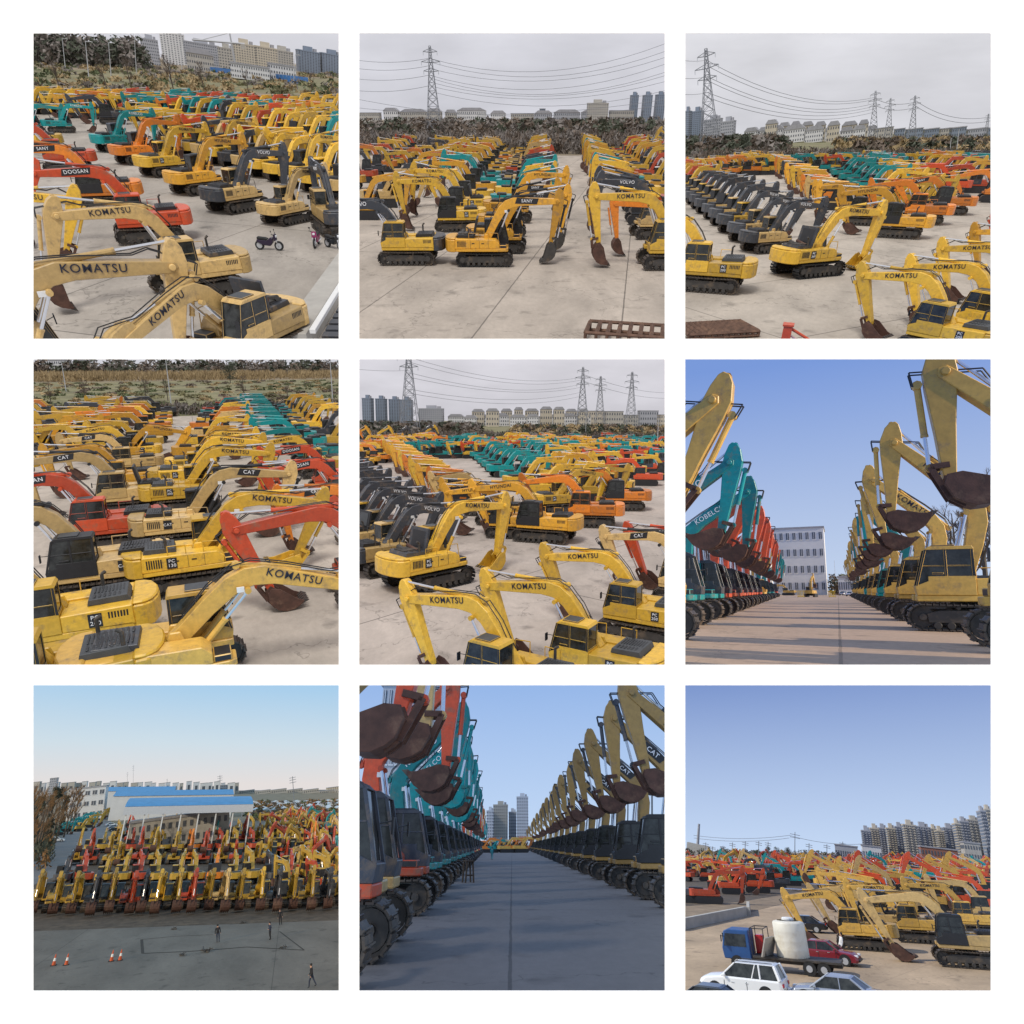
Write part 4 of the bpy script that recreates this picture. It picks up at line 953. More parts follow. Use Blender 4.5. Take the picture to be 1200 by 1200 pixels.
def pylon(c,zx,ytop,Y,label,arms=((.72,.16),(.82,.2),(.93,.15)),lean=0):
    lean=LEANP.get(c.i,0)
    cur['cell']=c; p=c.at(zx,ytop,Y); h=p.z; m=MB(); r=.0042*h
    def wd(t): return h*(.095*(1-t)**1.25+.012)
    N=11; lv=[(i/N)**.85 for i in range(N+1)]
    for sx in (-1,1):
        for sy in (-1,1):
            for a,b in zip(lv[:-1],lv[1:]): m.tube((sx*wd(a),sy*wd(a),a*h),(sx*wd(b),sy*wd(b),b*h),r,'pylon_steel',4)
    for a,b in zip(lv[:-1],lv[1:]):
        for s in (-1,1):
            m.tube((-wd(a),s*wd(a),a*h),(wd(b),s*wd(b),b*h),r*.7,'pylon_steel',3); m.tube((wd(a),s*wd(a),a*h),(-wd(b),s*wd(b),b*h),r*.7,'pylon_steel',3)
            m.tube((s*wd(a),-wd(a),a*h),(s*wd(b),wd(b),b*h),r*.7,'pylon_steel',3)
        m.tube((-wd(b),-wd(b),b*h),(wd(b),-wd(b),b*h),r*.7,'pylon_steel',3)
    for t,l in arms:
        L_=l*h*.62
        for s in (-1,1):
            m.tube((0,0,t*h),(s*L_,0,t*h+.012*h),r,'pylon_steel',4); m.tube((0,0,(t+.045)*h),(s*L_,0,t*h+.012*h),r*.8,'pylon_steel',4)
            for q in (.35,.7): m.tube((s*L_*q,0,t*h+.005*h),(s*L_*q*.8,0,(t+.04*(1-q))*h),r*.6,'pylon_steel',3)
            m.tube((s*L_,0,t*h+.012*h),(s*L_,0,t*h-.03*h),r*.9,'glasshouse',4)
    return obj('pylon',m.mesh('pylon'),None,{},label=label,cat='pylon',M=c.P(p.x-h*math.sin(R(lean)),Y,0,0,1,lean),group='transmission pylons in the %s picture'%c.name)
def wires(c,lst,Y0,Y1,n='power_line'):
    cur['cell']=c
    for i,(x0,y0,x1,y1,sag) in enumerate(lst):
        A=c.at(x0,y0,Y0); B=c.at(x1,y1,Y1); m=MB(); ps=[]
        for k in range(15):
            t=k/14; p=A.lerp(B,t); p.z-=4*sag*t*(1-t); ps.append(p)
        m.path(ps,.00022*(Y0+Y1)/2,'pylon_steel',4)
        obj(n,m.mesh(n),None,{},label='dark overhead power line, %s from the top, %s picture'%(ORD[i] if i else 'first',c.name),cat='power line',group='power lines in the %s picture'%c.name,M=c.M)
def pole(c,zx,ytop,zbase,label,arm=0,r=.12,name='street_lamp',cat='street lamp',key='pole_steel',lean=0):
    lean=LEANP.get(c.i,0)
    cur['cell']=c; g=c.g(zx,zbase); h=c.at(zx,ytop,g.y).z; e=empty(name,c.P(g.x,g.y,0,0,1,lean),label,cat)
    m=MB(); m.tube((0,0,0),(0,0,h),r,key,7,r*.55); obj('pole',m.mesh('pole'),e)
    if arm:
        m=MB(); m.tube((0,0,h-.2),(arm,0,h+.25),r*.5,key,5); obj('arm',m.mesh('arm'),e)
        m=MB(); m.box(arm-.5,arm+.5,-.15,.15,h+.15,h+.3,'white'); obj('lamp_head',m.mesh('lamp_head',.03),e)
    return e
# ------------------------------------------------------------------ vehicles and people
def car(c,zx,zy,yaw,paintk,label,kind='sedan',cat='car',size=1):
    cc=C[c]; cur['cell']=cc; g=cc.g(zx,zy); e=empty('parked_car' if kind!='suv' else 'parked_suv',cc.P(g.x,g.y,0,yaw,size),label,cat)
    suv=kind=='suv'; hh=1.72 if suv else 1.45; bl=1.02 if suv else .88; w=.92
    m=MB()
    if suv: side=[(-2.3,.35),(-2.35,.7),(-2.3,1.0),(-2.2,bl),(1.0,bl),(1.9,.92),(2.25,.78),(2.35,.5),(2.3,.3)]
    else: side=[(-2.3,.32),(-2.35,.6),(-2.28,.86),(-1.7,bl+.04),(1.05,bl),(1.9,.78),(2.25,.62),(2.33,.42),(2.25,.25)]
    n=len(side)
    vs=[];
    for y,s in ((-w*.94,0),(-w,1),(w,1),(w*.94,0)):
        for x,z in side: vs.append((x*(.985 if not s else 1),y,z if (s==0 and z<.6) else (z if s==0 else z-.0)))
    # crowned body: centre rib higher
    rings=[(-w,.93,.0),(-w*.9,1.,.0),(-w*.5,1.,.035),(0,1,.05),(w*.5,1,.035),(w*.9,1,.0),(w,.93,.0)]
    vs=[];
    for y,sx,up in rings:
        for x,z in side:
            zz=z+(up if z>.6 else 0)-(.06 if abs(y)>=w and z>.75 else 0); vs.append((x*sx if abs(x)>2 else x,y,zz))
    fs=[]
    for r in range(len(rings)-1):
        for i in range(n): j=(i+1)%n; fs.append((r*n+i,r*n+j,(r+1)*n+j,(r+1)*n+i))
    fs.append(tuple(range(n-1,-1,-1))); fs.append(tuple((len(rings)-1)*n+i for i in range(n)))
    m.add(vs,fs,'paint'); body=obj('body',m.mesh('body',.02),e,{'paint':paintk})
    # greenhouse
    if suv: b0,b1,t0,t1=-2.2,1.05,-1.95,.25
    else: b0,b1,t0,t1=-1.75,1.1,-1.0,.3
    gb=[(b0,.8),(b1,.8)]; z0=bl-.01; z1=hh-.06
    m=MB(); V=[(b0,-.82,z0),(b1,-.82,z0),(b1,.82,z0),(b0,.82,z0),(t0,-.64,z1),(t1,-.64,z1),(t1,.64,z1),(t0,.64,z1)]
    m.add(V,[(0,1,5,4),(1,2,6,5),(2,3,7,6),(3,0,4,7),(4,5,6,7)],'glass'); obj('window_glass',m.mesh('window_glass'),e)
    m=MB(); ov=.03
    m.add([(t0-ov,-.66,z1+.003),(t1+ov,-.66,z1+.003),(t1+ov,.66,z1+.003),(t0-ov,.66,z1+.003),(t0+.1,-.5,hh),(t1-.15,-.5,hh),(t1-.15,.5,hh),(t0+.1,.5,hh)],[(0,1,5,4),(1,2,6,5),(2,3,7,6),(3,0,4,7),(4,5,6,7),(3,2,1,0)],'paint'); obj('roof',m.mesh('roof',.01),e,{'paint':paintk})
    m=MB()
    def pil(a,b,r=.045):
        m.tube(a,b,r,'paint',6)
    for s in (-1,1):
        pil((b1,s*.83,z0),(t1,s*.65,z1)); pil((b0,s*.83,z0),(t0,s*.65,z1),.06 if not suv else .11); pil(((b0+b1)/2-.1,s*.83,z0),((t0+t1)/2-.05,s*.655,z1),.03)
        if suv: pil((-1.15,s*.83,z0),(-1.1,s*.655,z1),.05); m.tube((t0+.1,s*.58,hh+.04),(t1-.1,s*.58,hh+.04),.02,'black',5)
    obj('pillar',m.mesh('pillar'),e,{'paint':paintk})
    q=MB()
    for s in (-1,1):
        for x in ((-.35,.85) if not suv else (-.4,.85)): q.box(x,x+.025,s*.925-.008,s*.925+.008,.34,.84,'black')
        for x in (-.15,.62): q.box(x-.32,x-.16,s*.93-.012,s*.93+.012,.76,.79,'pole_steel')
        q.box(-1.0,1.0,s*.93-.012,s*.93+.012,.26,.34,'black')
    obj('door_trim',q.mesh('door_trim'),e)
    q=MB(); q.box(-2.42,-2.3,-.8,.8,.34,.5,'black'); obj('rear_bumper',q.mesh('rear_bumper',.03),e); q=MB(); q.box(2.25,2.4,-.75,.75,.3,.46,'black'); obj('front_bumper',q.mesh('front_bumper',.03),e)
    for x in (-1.38,1.42):
        for s in (-1,1):
            m=MB(); m.wheel(x,s*.84,.33,.335,.23,'rubber',20); wh=obj('wheel',m.mesh('wheel'),e); m=MB(); m.wheel(x,s*.925,.33,.22,.08,'pole_steel',12); obj('rim',m.mesh('rim'),wh)
            m=MB(); m.tube((x,s*.70,.36),(x,s*.925,.36),.40,'black',20); obj('wheel_arch',m.mesh('wheel_arch'),e)
    for s in (-1,1):
        m=MB(); m.box(2.05,2.32,s*.62-.18,s*.62+.18,.56,.72,'lamp_clear'); obj('headlight',m.mesh('headlight',.04),e)
        m=MB(); m.box(-2.37,-2.1,s*.68-.16,s*.68+.16,.72,.92 if suv else .86,'lamp_red'); obj('tail_light',m.mesh('tail_light',.03),e)
        m=MB(); m.box(.75,.9,s*1.0-.09,s*1.0+.09,bl,bl+.14,'paint'); obj('side_mirror',m.mesh('side_mirror',.03),e,{'paint':paintk})
    m=MB(); m.box(-2.39,-2.34,-.24,.24,.6,.72,'white'); obj('number_plate',m.mesh('number_plate'),e)
    return e
def person(c,zx,zy,yaw,top,legs,label,pose='stand',h=1.74):
    cc=C[c]; cur['cell']=cc; g=cc.g(zx,zy)
    J={'pel':((0,0,.95),.135),'chest':((0,0,1.28),.155),'neck':((0,.0,1.48),.06),'head':((.015,0,1.6),.098),'crown':((.0,0,1.70),.075)}
    st=.28 if pose=='walk' else .03
    for s,n in ((1,'l'),(-1,'r')):
        f=st*s
        J['hip'+n]=((0,.1*s,.9),.095); J['knee'+n]=((f*.55+.04,.11*s,.5),.068); J['ank'+n]=((f-.02,.11*s,.09),.048); J['toe'+n]=((f+.15,.13*s,.04),.038)
        J['sh'+n]=((0,.19*s,1.4),.07)
        if pose=='walk': el=(-f*.5,.25*s,1.12); ha=(-f*.6+.15,.25*s,.9)
        elif pose=='hands': el=(-.05,.27*s,1.14); ha=(.16,.12*s,1.08)
        else: el=(-.02,.26*s,1.12); ha=(.06,.27*s,.87)
        J['el'+n]=(el,.05); J['wr'+n]=(ha,.038); hv=(Vector(ha)-Vector(el)).normalized(); J['hand'+n]=(tuple(Vector(ha)+hv*.1),.035)
    E=[('pel','chest'),('chest','neck'),('neck','head'),('head','crown')]
    for n in 'lr': E+=[('pel','hip'+n),('hip'+n,'knee'+n),('knee'+n,'ank'+n),('ank'+n,'toe'+n),('chest','sh'+n),('sh'+n,'el'+n),('el'+n,'wr'+n),('wr'+n,'hand'+n)]
    names=list(J); me=bpy.data.meshes.new('person'); me.from_pydata([J[k][0] for k in names],[(names.index(a),names.index(b)) for a,b in E],[])
    o=bpy.data.objects.new('tmp',me); sc.collection.objects.link(o)
    sk=o.modifiers.new('s','SKIN'); 
    if not me.skin_vertices: me.skin_vertices
    o.modifiers.new('u','SUBSURF').levels=2
    for i,k in enumerate(names): me.skin_vertices[0].data[i].radius=(J[k][1],J[k][1]); me.skin_vertices[0].data[i].use_root=(k=='pel')
    dg=bpy.context.evaluated_depsgraph_get(); dg.update(); nm=bpy.data.meshes.new_from_object(o.evaluated_get(dg),depsgraph=dg); bpy.data.objects.remove(o)
    nm.name='person'; nm.materials.clear(); keys=['skin',top,legs,'rubber']
    for k in keys: nm.materials.append(None)
    for p in nm.polygons:
        z=p.center.z; ay=abs(p.center.y)
        hand=(p.center-Vector(J['handl'][0])).length<.1 or (p.center-Vector(J['handr'][0])).length<.1
        p.material_index=0 if (z>1.47 or hand) else 1 if z>.9 or ay>.2 and z>.85 else 2 if z>.1 else 3
        p.use_smooth=True
    t=obj('person',(nm,keys),None,{},label=label,cat='person',M=cc.P(g.x,g.y,0,yaw,h/1.75,LEANP.get(c,0)))
    m=MB(); m.ell((-.02,0,1.67),.105,.1,.11,'hair',12,8); obj('hair',m.mesh('hair',smooth=True),t)
    m=MB(); m.tube((.105,0,1.6),(.135,0,1.585),.018,'skin',6,.01)
    for s in (-1,1): m.ell((.1,.035*s,1.625),.012,.014,.01,'black',6,4)
    obj('face',m.mesh('face'),t)
    return t
def moto(c,zx,zy,yaw,key,label,size=1):
    cc=C[c]; cur['cell']=cc; g=cc.g(zx,zy); e=empty('motorcycle',cc.P(g.x,g.y,0,yaw,size),label,'motorcycle')
    for x in (-.65,.65):
        m=MB(); m.wheel(x,0,.3,.3,.1,'rubber',20); w=obj('wheel',m.mesh('wheel'),e); m=MB(); m.wheel(x,0,.3,.19,.12,'pole_steel',12); obj('rim',m.mesh('rim'),w)
    m=MB(); m.prism([(-.45,.35),(.1,.28),(.3,.5),(.35,.8),(.2,.85),(-.1,.62),(-.75,.68),(-.8,.55)],-.13,.13,'k'); obj('body',m.mesh('body',.03),e,{'k':key})
    m=MB(); m.prism([(-.75,.69),(-.1,.64),(.0,.74),(-.2,.8),(-.72,.84)],-.14,.14,'rubber'); obj('seat',m.mesh('seat',.03),e)
    m=MB(); m.tube((.65,-.09,.3),(.42,-.09,.95),.03,'chrome'); m.tube((.65,.09,.3),(.42,.09,.95),.03,'chrome'); obj('fork',m.mesh('fork'),e)
    m=MB(); m.tube((.36,-.36,1.05),(.42,0,.98),.02,'black'); m.tube((.42,0,.98),(.36,.36,1.05),.02,'black'); obj('handlebar',m.mesh('handlebar'),e)
    m=MB(); m.prism([(.4,.6),(.56,.66),(.5,1.05),(.38,1.0)],-.16,.16,'k'); obj('front_fairing',m.mesh('front_fairing',.03),e,{'k':key})
    m=MB(); m.box(.5,.58,-.08,.08,.82,.96,'lamp_clear'); obj('headlight',m.mesh('headlight',.02),e)
    for s in (-1,1):
        m=MB(); m.tube((.38,s*.25,1.05),(.34,s*.3,1.22),.01,'black'); m.box(.33,.35,s*.3-.06,s*.3+.06,1.2,1.28,'black'); obj('side_mirror',m.mesh('side_mirror'),e)
    m=MB(); m.tube((-.2,.1,.3),(-.85,.14,.36),.05,'chrome',8); obj('exhaust_pipe',m.mesh('exhaust_pipe'),e)
def cone(c,zx,zy,label):
    cc=C[c]; cur['cell']=cc; g=cc.g(zx,zy); e=empty('traffic_cone',cc.P(g.x,g.y,0,0,1.25),label,'traffic cone','traffic cones on the concrete')
    m=MB(); m.box(-.2,.2,-.2,.2,0,.04,'rubber'); obj('base',m.mesh('base'),e)
    m=MB(); m.tube((0,0,.04),(0,0,.3),.13,'cone_orange',14,.095); m.tube((0,0,.3),(0,0,.5),.095,'white',14,.065); m.tube((0,0,.5),(0,0,.75),.065,'cone_orange',14,.025); obj('cone_body',m.mesh('cone_body'),e)
# ================= setting of yard 1
c=C[1]; e0=fwd(c,142)
flat(c,e0,1650,'field_brown','field'); flat(c,fwd(c,85),fwd(c,45),'field_green','meadow',.012)
scrub(c,e0+2,e0+16,2.6,['twig_brown','twig_grey','leaf_green'],9000,'hedge','bare brown hedge between the yard and the field, top left picture',sz=.7,clump=1.6,seed=3)
scrub(c,e0+30,700,2.2,['reed','reed','leaf_green','field_green','twig_grey'],14000,'scrub','dry scrub and grass on the waste field, top left picture',sz=1.3,upright=.3,clump=4,seed=4)
scrub(c,620,700,20,['leaf_dark','twig_grey'],9000,'woodland','dark far tree line at the top left, top left picture',xr=(-60,520),sz=3,upright=.2,clump=9,seed=5)
for i,(x,Y,h) in enumerate(((80,230,9),(180,250,9),(350,240,8),(440,260,9),(590,240,10),(700,260,8),(860,250,7),(1090,250,7))):
    tree(c,x,Y,h,'leafless tree on the field, %s from the left, top left picture'%('first' if i==0 else ORD[i]),'bare','twig_brown',seed=i,group='leafless field trees, top left picture')
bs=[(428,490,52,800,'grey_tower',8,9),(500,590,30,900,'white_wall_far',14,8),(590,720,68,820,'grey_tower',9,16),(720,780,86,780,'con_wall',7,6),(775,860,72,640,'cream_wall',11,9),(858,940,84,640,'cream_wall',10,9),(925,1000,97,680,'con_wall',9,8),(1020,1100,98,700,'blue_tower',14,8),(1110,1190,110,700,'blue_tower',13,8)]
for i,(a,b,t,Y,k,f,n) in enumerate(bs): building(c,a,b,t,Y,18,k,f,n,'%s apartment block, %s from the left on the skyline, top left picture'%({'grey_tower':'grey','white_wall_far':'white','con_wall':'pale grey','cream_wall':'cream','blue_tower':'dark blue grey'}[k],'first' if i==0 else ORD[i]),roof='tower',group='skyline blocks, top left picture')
building(c,770,910,150,420,14,'white_wall_far',3,16,'long low white building behind the blue fence, left one, top left picture'); building(c,915,1010,150,430,14,'white_wall_far',3,10,'low white building behind the blue fence, right one, top left picture')
building(c,600,700,106,600,14,'con_wall',3,12,'low pale sheds left of the blue fence, top left picture',roof='gable')
cur['cell']=c
m=MB(); A=c.g(640,166); B=c.g(1060,222); d=B-A
for i in range(40):
    p=A+d*(i/40); q=A+d*((i+.94)/40); m.add([(p.x,p.y,0),(q.x,q.y,0),(q.x,q.y,3),(p.x,p.y,3),(p.x,p.y+.1,0),(q.x,q.y+.1,0),(q.x,q.y+.1,3),(p.x,p.y+.1,3)],[(0,1,2,3),(7,6,5,4),(3,2,6,7),(0,3,7,4),(1,5,6,2)],'blue_fence')
obj('site_fence',m.mesh('site_fence'),None,{},label='bright blue site fence crossing the field, top left picture',cat='fence',M=c.M)
for i,(x,yt,yb) in enumerate(((237,55,200),(320,60,190),(415,45,180),(540,90,210),(150,45,170),(1003,105,215),(585,30,170))): pole(c,x,yt,yb,'thin street lamp on the field, %s from the left, top left picture'%['third','fourth','fifth','sixth','second','last','seventh'][i],arm=2,r=.22,lean=4)
m=MB(); p=c.at(770,66,600); h=p.z
m.tube((0,0,0),(0,0,h),.7,'pole_steel',4); m.tube((-9,0,h),(26,0,h+1),.6,'pole_steel',4); m.tube((0,0,h+6),(20,0,h+1),.25,'pole_steel',3); m.tube((0,0,h),(0,0,h+6),.5,'pole_steel',4); m.box(-9,-6,-1,1,h-3,h,'con_wall')
obj('tower_crane',m.mesh('tower_crane'),None,{},label='tower crane above the cream apartment blocks, top left picture',cat='crane',M=c.P(p.x,600,0,180,1))
moto(1,915,840,335,'moto_purple','dark purple motorcycle parked on the concrete, top left picture',.95)
moto(1,1090,825,250,'moto_pink','pink scooter parked near the right edge, top left picture',.95)
moto(1,1155,835,300,'car_black','black scooter at the right edge beside the pink one, top left picture',.95)
cur['cell']=c
A=c.g(1215,850); B=c.g(960,1230); d=(B-A).normalized(); nn=Vector((-d.y,d.x,0));
if nn.x<0: nn=-nn
def strip(name,o0,o1,z0,z1,key,label,cat):
    m=MB(); q=[A+nn*o0,B+nn*o0,B+nn*o1,A+nn*o1]; m.zprism([(p.x,p.y) for p in q],z0,z1,key); obj(name,m.mesh(name,.02),None,{},label=label,cat=cat,M=c.M)
strip('parapet_wall',0,1.1,0,.9,'con_wall','stained concrete parapet at the bottom right corner, top left picture','wall')
strip('white_gutter',1.25,1.5,.9,1.1,'white','white pipe along the parapet at the bottom right corner, top left picture','pipe')
m=MB()
for i in range(26):
    p=A+nn*1.7+d*(i*.8); m.zprism([tuple((p+v).xy) for v in (Vector((0,0,0)),d*.55,d*.55+nn*6,nn*6)],.6,.8,'charcoal')
obj('metal_roof',m.mesh('metal_roof'),None,{},label='dark ribbed roof sheet beyond the parapet, bottom right corner, top left picture',cat='roof',M=c.M)
# ================= setting of yards 2, 3, 5
def skyline(c,hy,specs,Y,lean=None,nm='skyline'):
    specs=sorted(specs,key=lambda q:q[0]+q[1])
    for i,(a,b,t,k,f,n,rf) in enumerate(specs): building(c,a,b,t,Y+(i%3)*30,16,k,f,n,'%s %s, %s from the left on the skyline, %s picture'%({'grey_tower':'grey','white_wall_far':'white','con_wall':'pale grey','cream_wall':'cream','blue_tower':'dark','tan_tower':'tan','glasshouse':'pale'}[k],'tower block' if rf=='tower' else 'house row','first' if i==0 else ORD[i],c.name),roof=rf,group='skyline buildings in the %s picture'%c.name,lean=lean)
c=C[2]; e0=fwd(c,111)
flat(c,e0,1600,'field_brown','field')
scrub(c,e0+3,e0+70,5.6,['twig_brown','twig_grey','twig_grey','twig_brown'],26000,'thicket','brown leafless thicket behind the yard, top middle picture',sz=.9,upright=.45,clump=2.6,seed=11)
scrub(c,350,600,8.6,['twig_brown','leaf_dark','twig_grey'],12000,'woodland','dark treetops in front of the city, top middle picture',sz=2.2,upright=.2,clump=6,seed=12)
rn=random.Random(5); sp=[]; x=20
while x<1010:
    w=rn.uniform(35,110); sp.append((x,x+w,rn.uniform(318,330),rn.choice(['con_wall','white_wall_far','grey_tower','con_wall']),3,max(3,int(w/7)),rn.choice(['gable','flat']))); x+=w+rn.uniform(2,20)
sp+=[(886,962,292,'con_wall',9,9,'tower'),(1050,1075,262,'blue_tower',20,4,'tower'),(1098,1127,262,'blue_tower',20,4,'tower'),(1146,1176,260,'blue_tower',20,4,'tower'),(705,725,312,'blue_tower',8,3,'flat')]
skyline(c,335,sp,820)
pylon(c,292,76,420,'tall lattice pylon standing over the thicket, top middle picture')
wires(c,[(-40,118,290,122,2),(290,122,1240,40,10),(290,135,1240,70,10),(290,185,1240,118,10),(290,195,1240,150,10),(-40,190,290,185,2),(290,225,1240,190,8),(290,245,1240,225,8),(-40,235,290,225,2),(-40,300,1240,265,6),(-40,262,1240,285,8),(290,160,1240,95,9),(290,210,1240,165,9),(-40,150,290,150,2)],420,400)
def grate(c,pts,label,z=0,n=9,hh=.55):
    cur['cell']=c; A=c.g(*pts[0]); B=c.g(*pts[1]); L=(B-A).length; d=(B-A).normalized(); wv=Vector((-d.y,d.x,0))*2.1; m=MB()
    for o in (Vector((0,0,0)),wv):
        a=A+o; b=B+o; m.tube(a+Vector((0,0,hh)),b+Vector((0,0,hh)),.09,'rust_frame',4); m.tube(a+Vector((0,0,.1)),b+Vector((0,0,.1)),.09,'rust_frame',4)
    for i in range(n+1):
        a=A+d*L*i/n; m.tube(a+Vector((0,0,hh)),a+wv+Vector((0,0,hh)),.11,'rust_frame',4); m.tube(a+Vector((0,0,0)),a+Vector((0,0,hh)),.08,'rust_frame',4); m.tube(a+wv,a+wv+Vector((0,0,hh)),.08,'rust_frame',4)
    obj('steel_rack',m.mesh('steel_rack'),None,{},label=label,cat='steel rack',M=c.M)
grate(c,((872,1190),(1240,1215)),'rusty steel rack of bars lying at the bottom right, top middle picture')
c=C[3]; e0=fwd(c,104)
flat(c,e0,1600,'field_green','field')
scrub(c,e0+3,e0+60,4.2,['twig_brown','twig_grey','leaf_dark','twig_brown'],20000,'thicket','brown thicket along the end of the yard, top right picture',sz=.9,upright=.45,clump=2.6,seed=21)
scrub(c,300,480,7.5,['leaf_dark','twig_brown','twig_grey'],9000,'woodland','dark trees left of the white houses, top right picture',xr=(-60,420),sz=2,upright=.2,clump=5,seed=22)
scrub(c,300,600,5,['twig_brown','reed','leaf_dark'],8000,'scrub','scrub on the open field at the right, top right picture',xr=(600,1250),sz=2,upright=.3,clump=4,seed=23)
rn=random.Random(8); sp=[]; x=250
while x<760: w=rn.uniform(40,80); sp.append((x,x+w,rn.uniform(385,396),'white_wall_far',3,max(3,int(w/8)),'gable')); x+=w+3
x=330
while x<720: w=rn.uniform(30,60); sp.append((x,x+w,rn.uniform(366,376),'cream_wall',3,max(3,int(w/8)),'gable')); x+=w+8
x=740
while x<1180: w=rn.uniform(30,70); sp.append((x,x+w,rn.uniform(378,388),rn.choice(['con_wall','blue_tower','grey_tower']),3,max(3,int(w/8)),'flat')); x+=w+8
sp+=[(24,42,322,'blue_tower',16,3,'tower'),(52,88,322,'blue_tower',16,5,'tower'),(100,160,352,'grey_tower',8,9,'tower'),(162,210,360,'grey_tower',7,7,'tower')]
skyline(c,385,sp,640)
for a in [(107,78,330,'large lattice pylon at the left edge, top right picture'),(742,240,520,'distant lattice pylon, left one of the far group, top right picture'),(798,268,600,'smallest distant lattice pylon between the other two, top right picture'),(890,258,520,'distant lattice pylon right of the smallest one, top right picture'),(1164,328,620,'faint lattice pylon cut by the right edge, top right picture')]:
    pylon(c,*a)
wires(c,[(110,130,740,268,7),(110,150,740,275,7),(110,190,740,290,7),(110,205,740,300,7),(110,250,740,310,6),(110,268,740,322,6),(-30,120,110,128,1),(-30,190,110,190,1),(-30,250,110,250,1)],330,520)
wires(c,[(890,280,1200,335,5),(890,300,1200,350,5),(742,275,890,285,2),(742,300,890,305,2)],520,560)
grate(c,((40,1180),(300,1165)),'rusty steel rack at the bottom left edge, top right picture',n=12,hh=.3)
cur['cell']=c; g=c.g(398,1200); m=MB(); m.box(-.2,.2,-.2,.2,0,1.0,'red'); m.box(-.25,.25,-.25,.25,1.0,1.1,'red'); m.tube((.1,0,.9),(1.3,0,.3),.07,'red'); m.tube((.1,0,.6),(1.2,0,.0),.05,'chrome'); obj('red_post',m.mesh('red_post',.01),None,{},label='red steel post with a brace at the bottom edge, top right picture',cat='post',M=c.P(g.x,g.y))
pole(c,1040,385,500,'thin utility pole on the right field, top right picture',r=.15,name='utility_pole',cat='utility pole'); pole(c,1015,420,500,'shorter utility pole on the right field, top right picture',r=.15,name='utility_pole',cat='utility pole')
c=C[5]; e0=fwd(c,104)
flat(c,e0,1600,'field_green','field')
scrub(c,e0+3,e0+60,4.2,['twig_brown','twig_grey','leaf_dark','twig_brown'],20000,'thicket','brown thicket along the end of the yard, centre picture',sz=.9,upright=.45,clump=2.6,seed=31)
scrub(c,300,480,7,['leaf_dark','twig_brown','twig_grey'],8000,'woodland','dark trees behind the left end of the yard, centre picture',xr=(-60,480),sz=2,upright=.2,clump=5,seed=32)
scrub(c,300,600,4.5,['twig_brown','reed','leaf_dark'],8000,'scrub','scrub on the open field at the right, centre picture',xr=(600,1250),sz=2,upright=.3,clump=4,seed=33)
rn=random.Random(9); sp=[]; x=360
while x<890: w=rn.uniform(40,80); sp.append((x,x+w,rn.uniform(240,250),'white_wall_far',3,max(3,int(w/8)),'gable')); x+=w+3
x=450
while x<860: w=rn.uniform(30,60); sp.append((x,x+w,rn.uniform(215,226),'cream_wall',3,max(3,int(w/8)),'gable')); x+=w+8
x=880
while x<1180: w=rn.uniform(30,70); sp.append((x,x+w,rn.uniform(222,240),rn.choice(['con_wall','tan_tower','grey_tower']),3,max(3,int(w/8)),'flat')); x+=w+8
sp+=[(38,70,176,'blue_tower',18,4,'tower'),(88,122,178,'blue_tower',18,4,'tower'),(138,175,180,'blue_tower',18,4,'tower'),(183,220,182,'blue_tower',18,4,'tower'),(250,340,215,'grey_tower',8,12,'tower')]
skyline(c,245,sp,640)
for a in [(212,-40,330,'large lattice pylon at the upper left, centre picture'),(866,58,520,'distant lattice pylon, left one of three, centre picture'),(932,92,600,'distant lattice pylon, small middle one of three, centre picture'),(1050,76,520,'distant lattice pylon, right one of three, centre picture')]: pylon(c,*a)
wires(c,[(212,20,866,95,7),(212,38,866,105,7),(212,78,866,120,7),(212,95,866,132,6),(212,140,866,150,6),(212,155,866,165,6),(-40,60,212,70,1),(866,85,1240,150,4),(866,110,1240,170,4)],330,520)
pole(c,875,220,330,'thin utility pole by the field, left one, centre picture',r=.13,name='utility_pole',cat='utility pole'); pole(c,1143,250,370,'thin utility pole by the field, right one, centre picture',r=.13,name='utility_pole',cat='utility pole')
# ================= setting of yard 4
c=C[4]; e0=fwd(c,168)
flat(c,e0,fwd(c,55),'field_green','field'); flat(c,fwd(c,55),1650,'field_brown','far_field')
scrub(c,e0+1,e0+14,2.4,['twig_brown','twig_grey','leaf_green','twig_brown'],12000,'hedge','brown hedge at the end of the yard, middle left picture',sz=.6,clump=1.5,seed=41)
scrub(c,e0+20,400,.9,['leaf_green','reed','field_green','twig_brown'],12000,'scrub','low green weeds on the field, middle left picture',sz=.9,upright=.25,clump=3,seed=42)
scrub(c,430,520,5.4,['reed'],16000,'reed_bed','band of dry tan reeds, middle left picture',sz=1.5,upright=.7,clump=5,seed=43,hvar=.15)
scrub(c,640,720,15,['leaf_dark','twig_brown','twig_grey'],9000,'woodland','dark tree line along the top, middle left picture',sz=3,upright=.2,clump=9,seed=44)
tree(c,795,350,9.6,'round dark tree on the field, middle left picture','round','leaf_dark',seed=2,w=1.1)
for i,(x,Y,h) in enumerate(((60,190,6),(130,185,5.5),(260,200,6),(480,190,6.5),(560,200,6),(840,195,6.5),(1000,190,4.5))): tree(c,x,Y,h,'leafless tree by the hedge, %s from the left, middle left picture'%('first' if i==0 else ORD[i]),'bare','twig_brown',seed=i,group='leafless trees by the hedge')
pole(c,545,25,200,'tall thin lamp post in the middle of the field, middle left picture',r=.14); pole(c,1150,40,205,'tall thin lamp post near the right edge, middle left picture',arm=-1.5,r=.14,lean=3); pole(c,152,40,150,'short lamp post at the left on the field, middle left picture',r=.16)
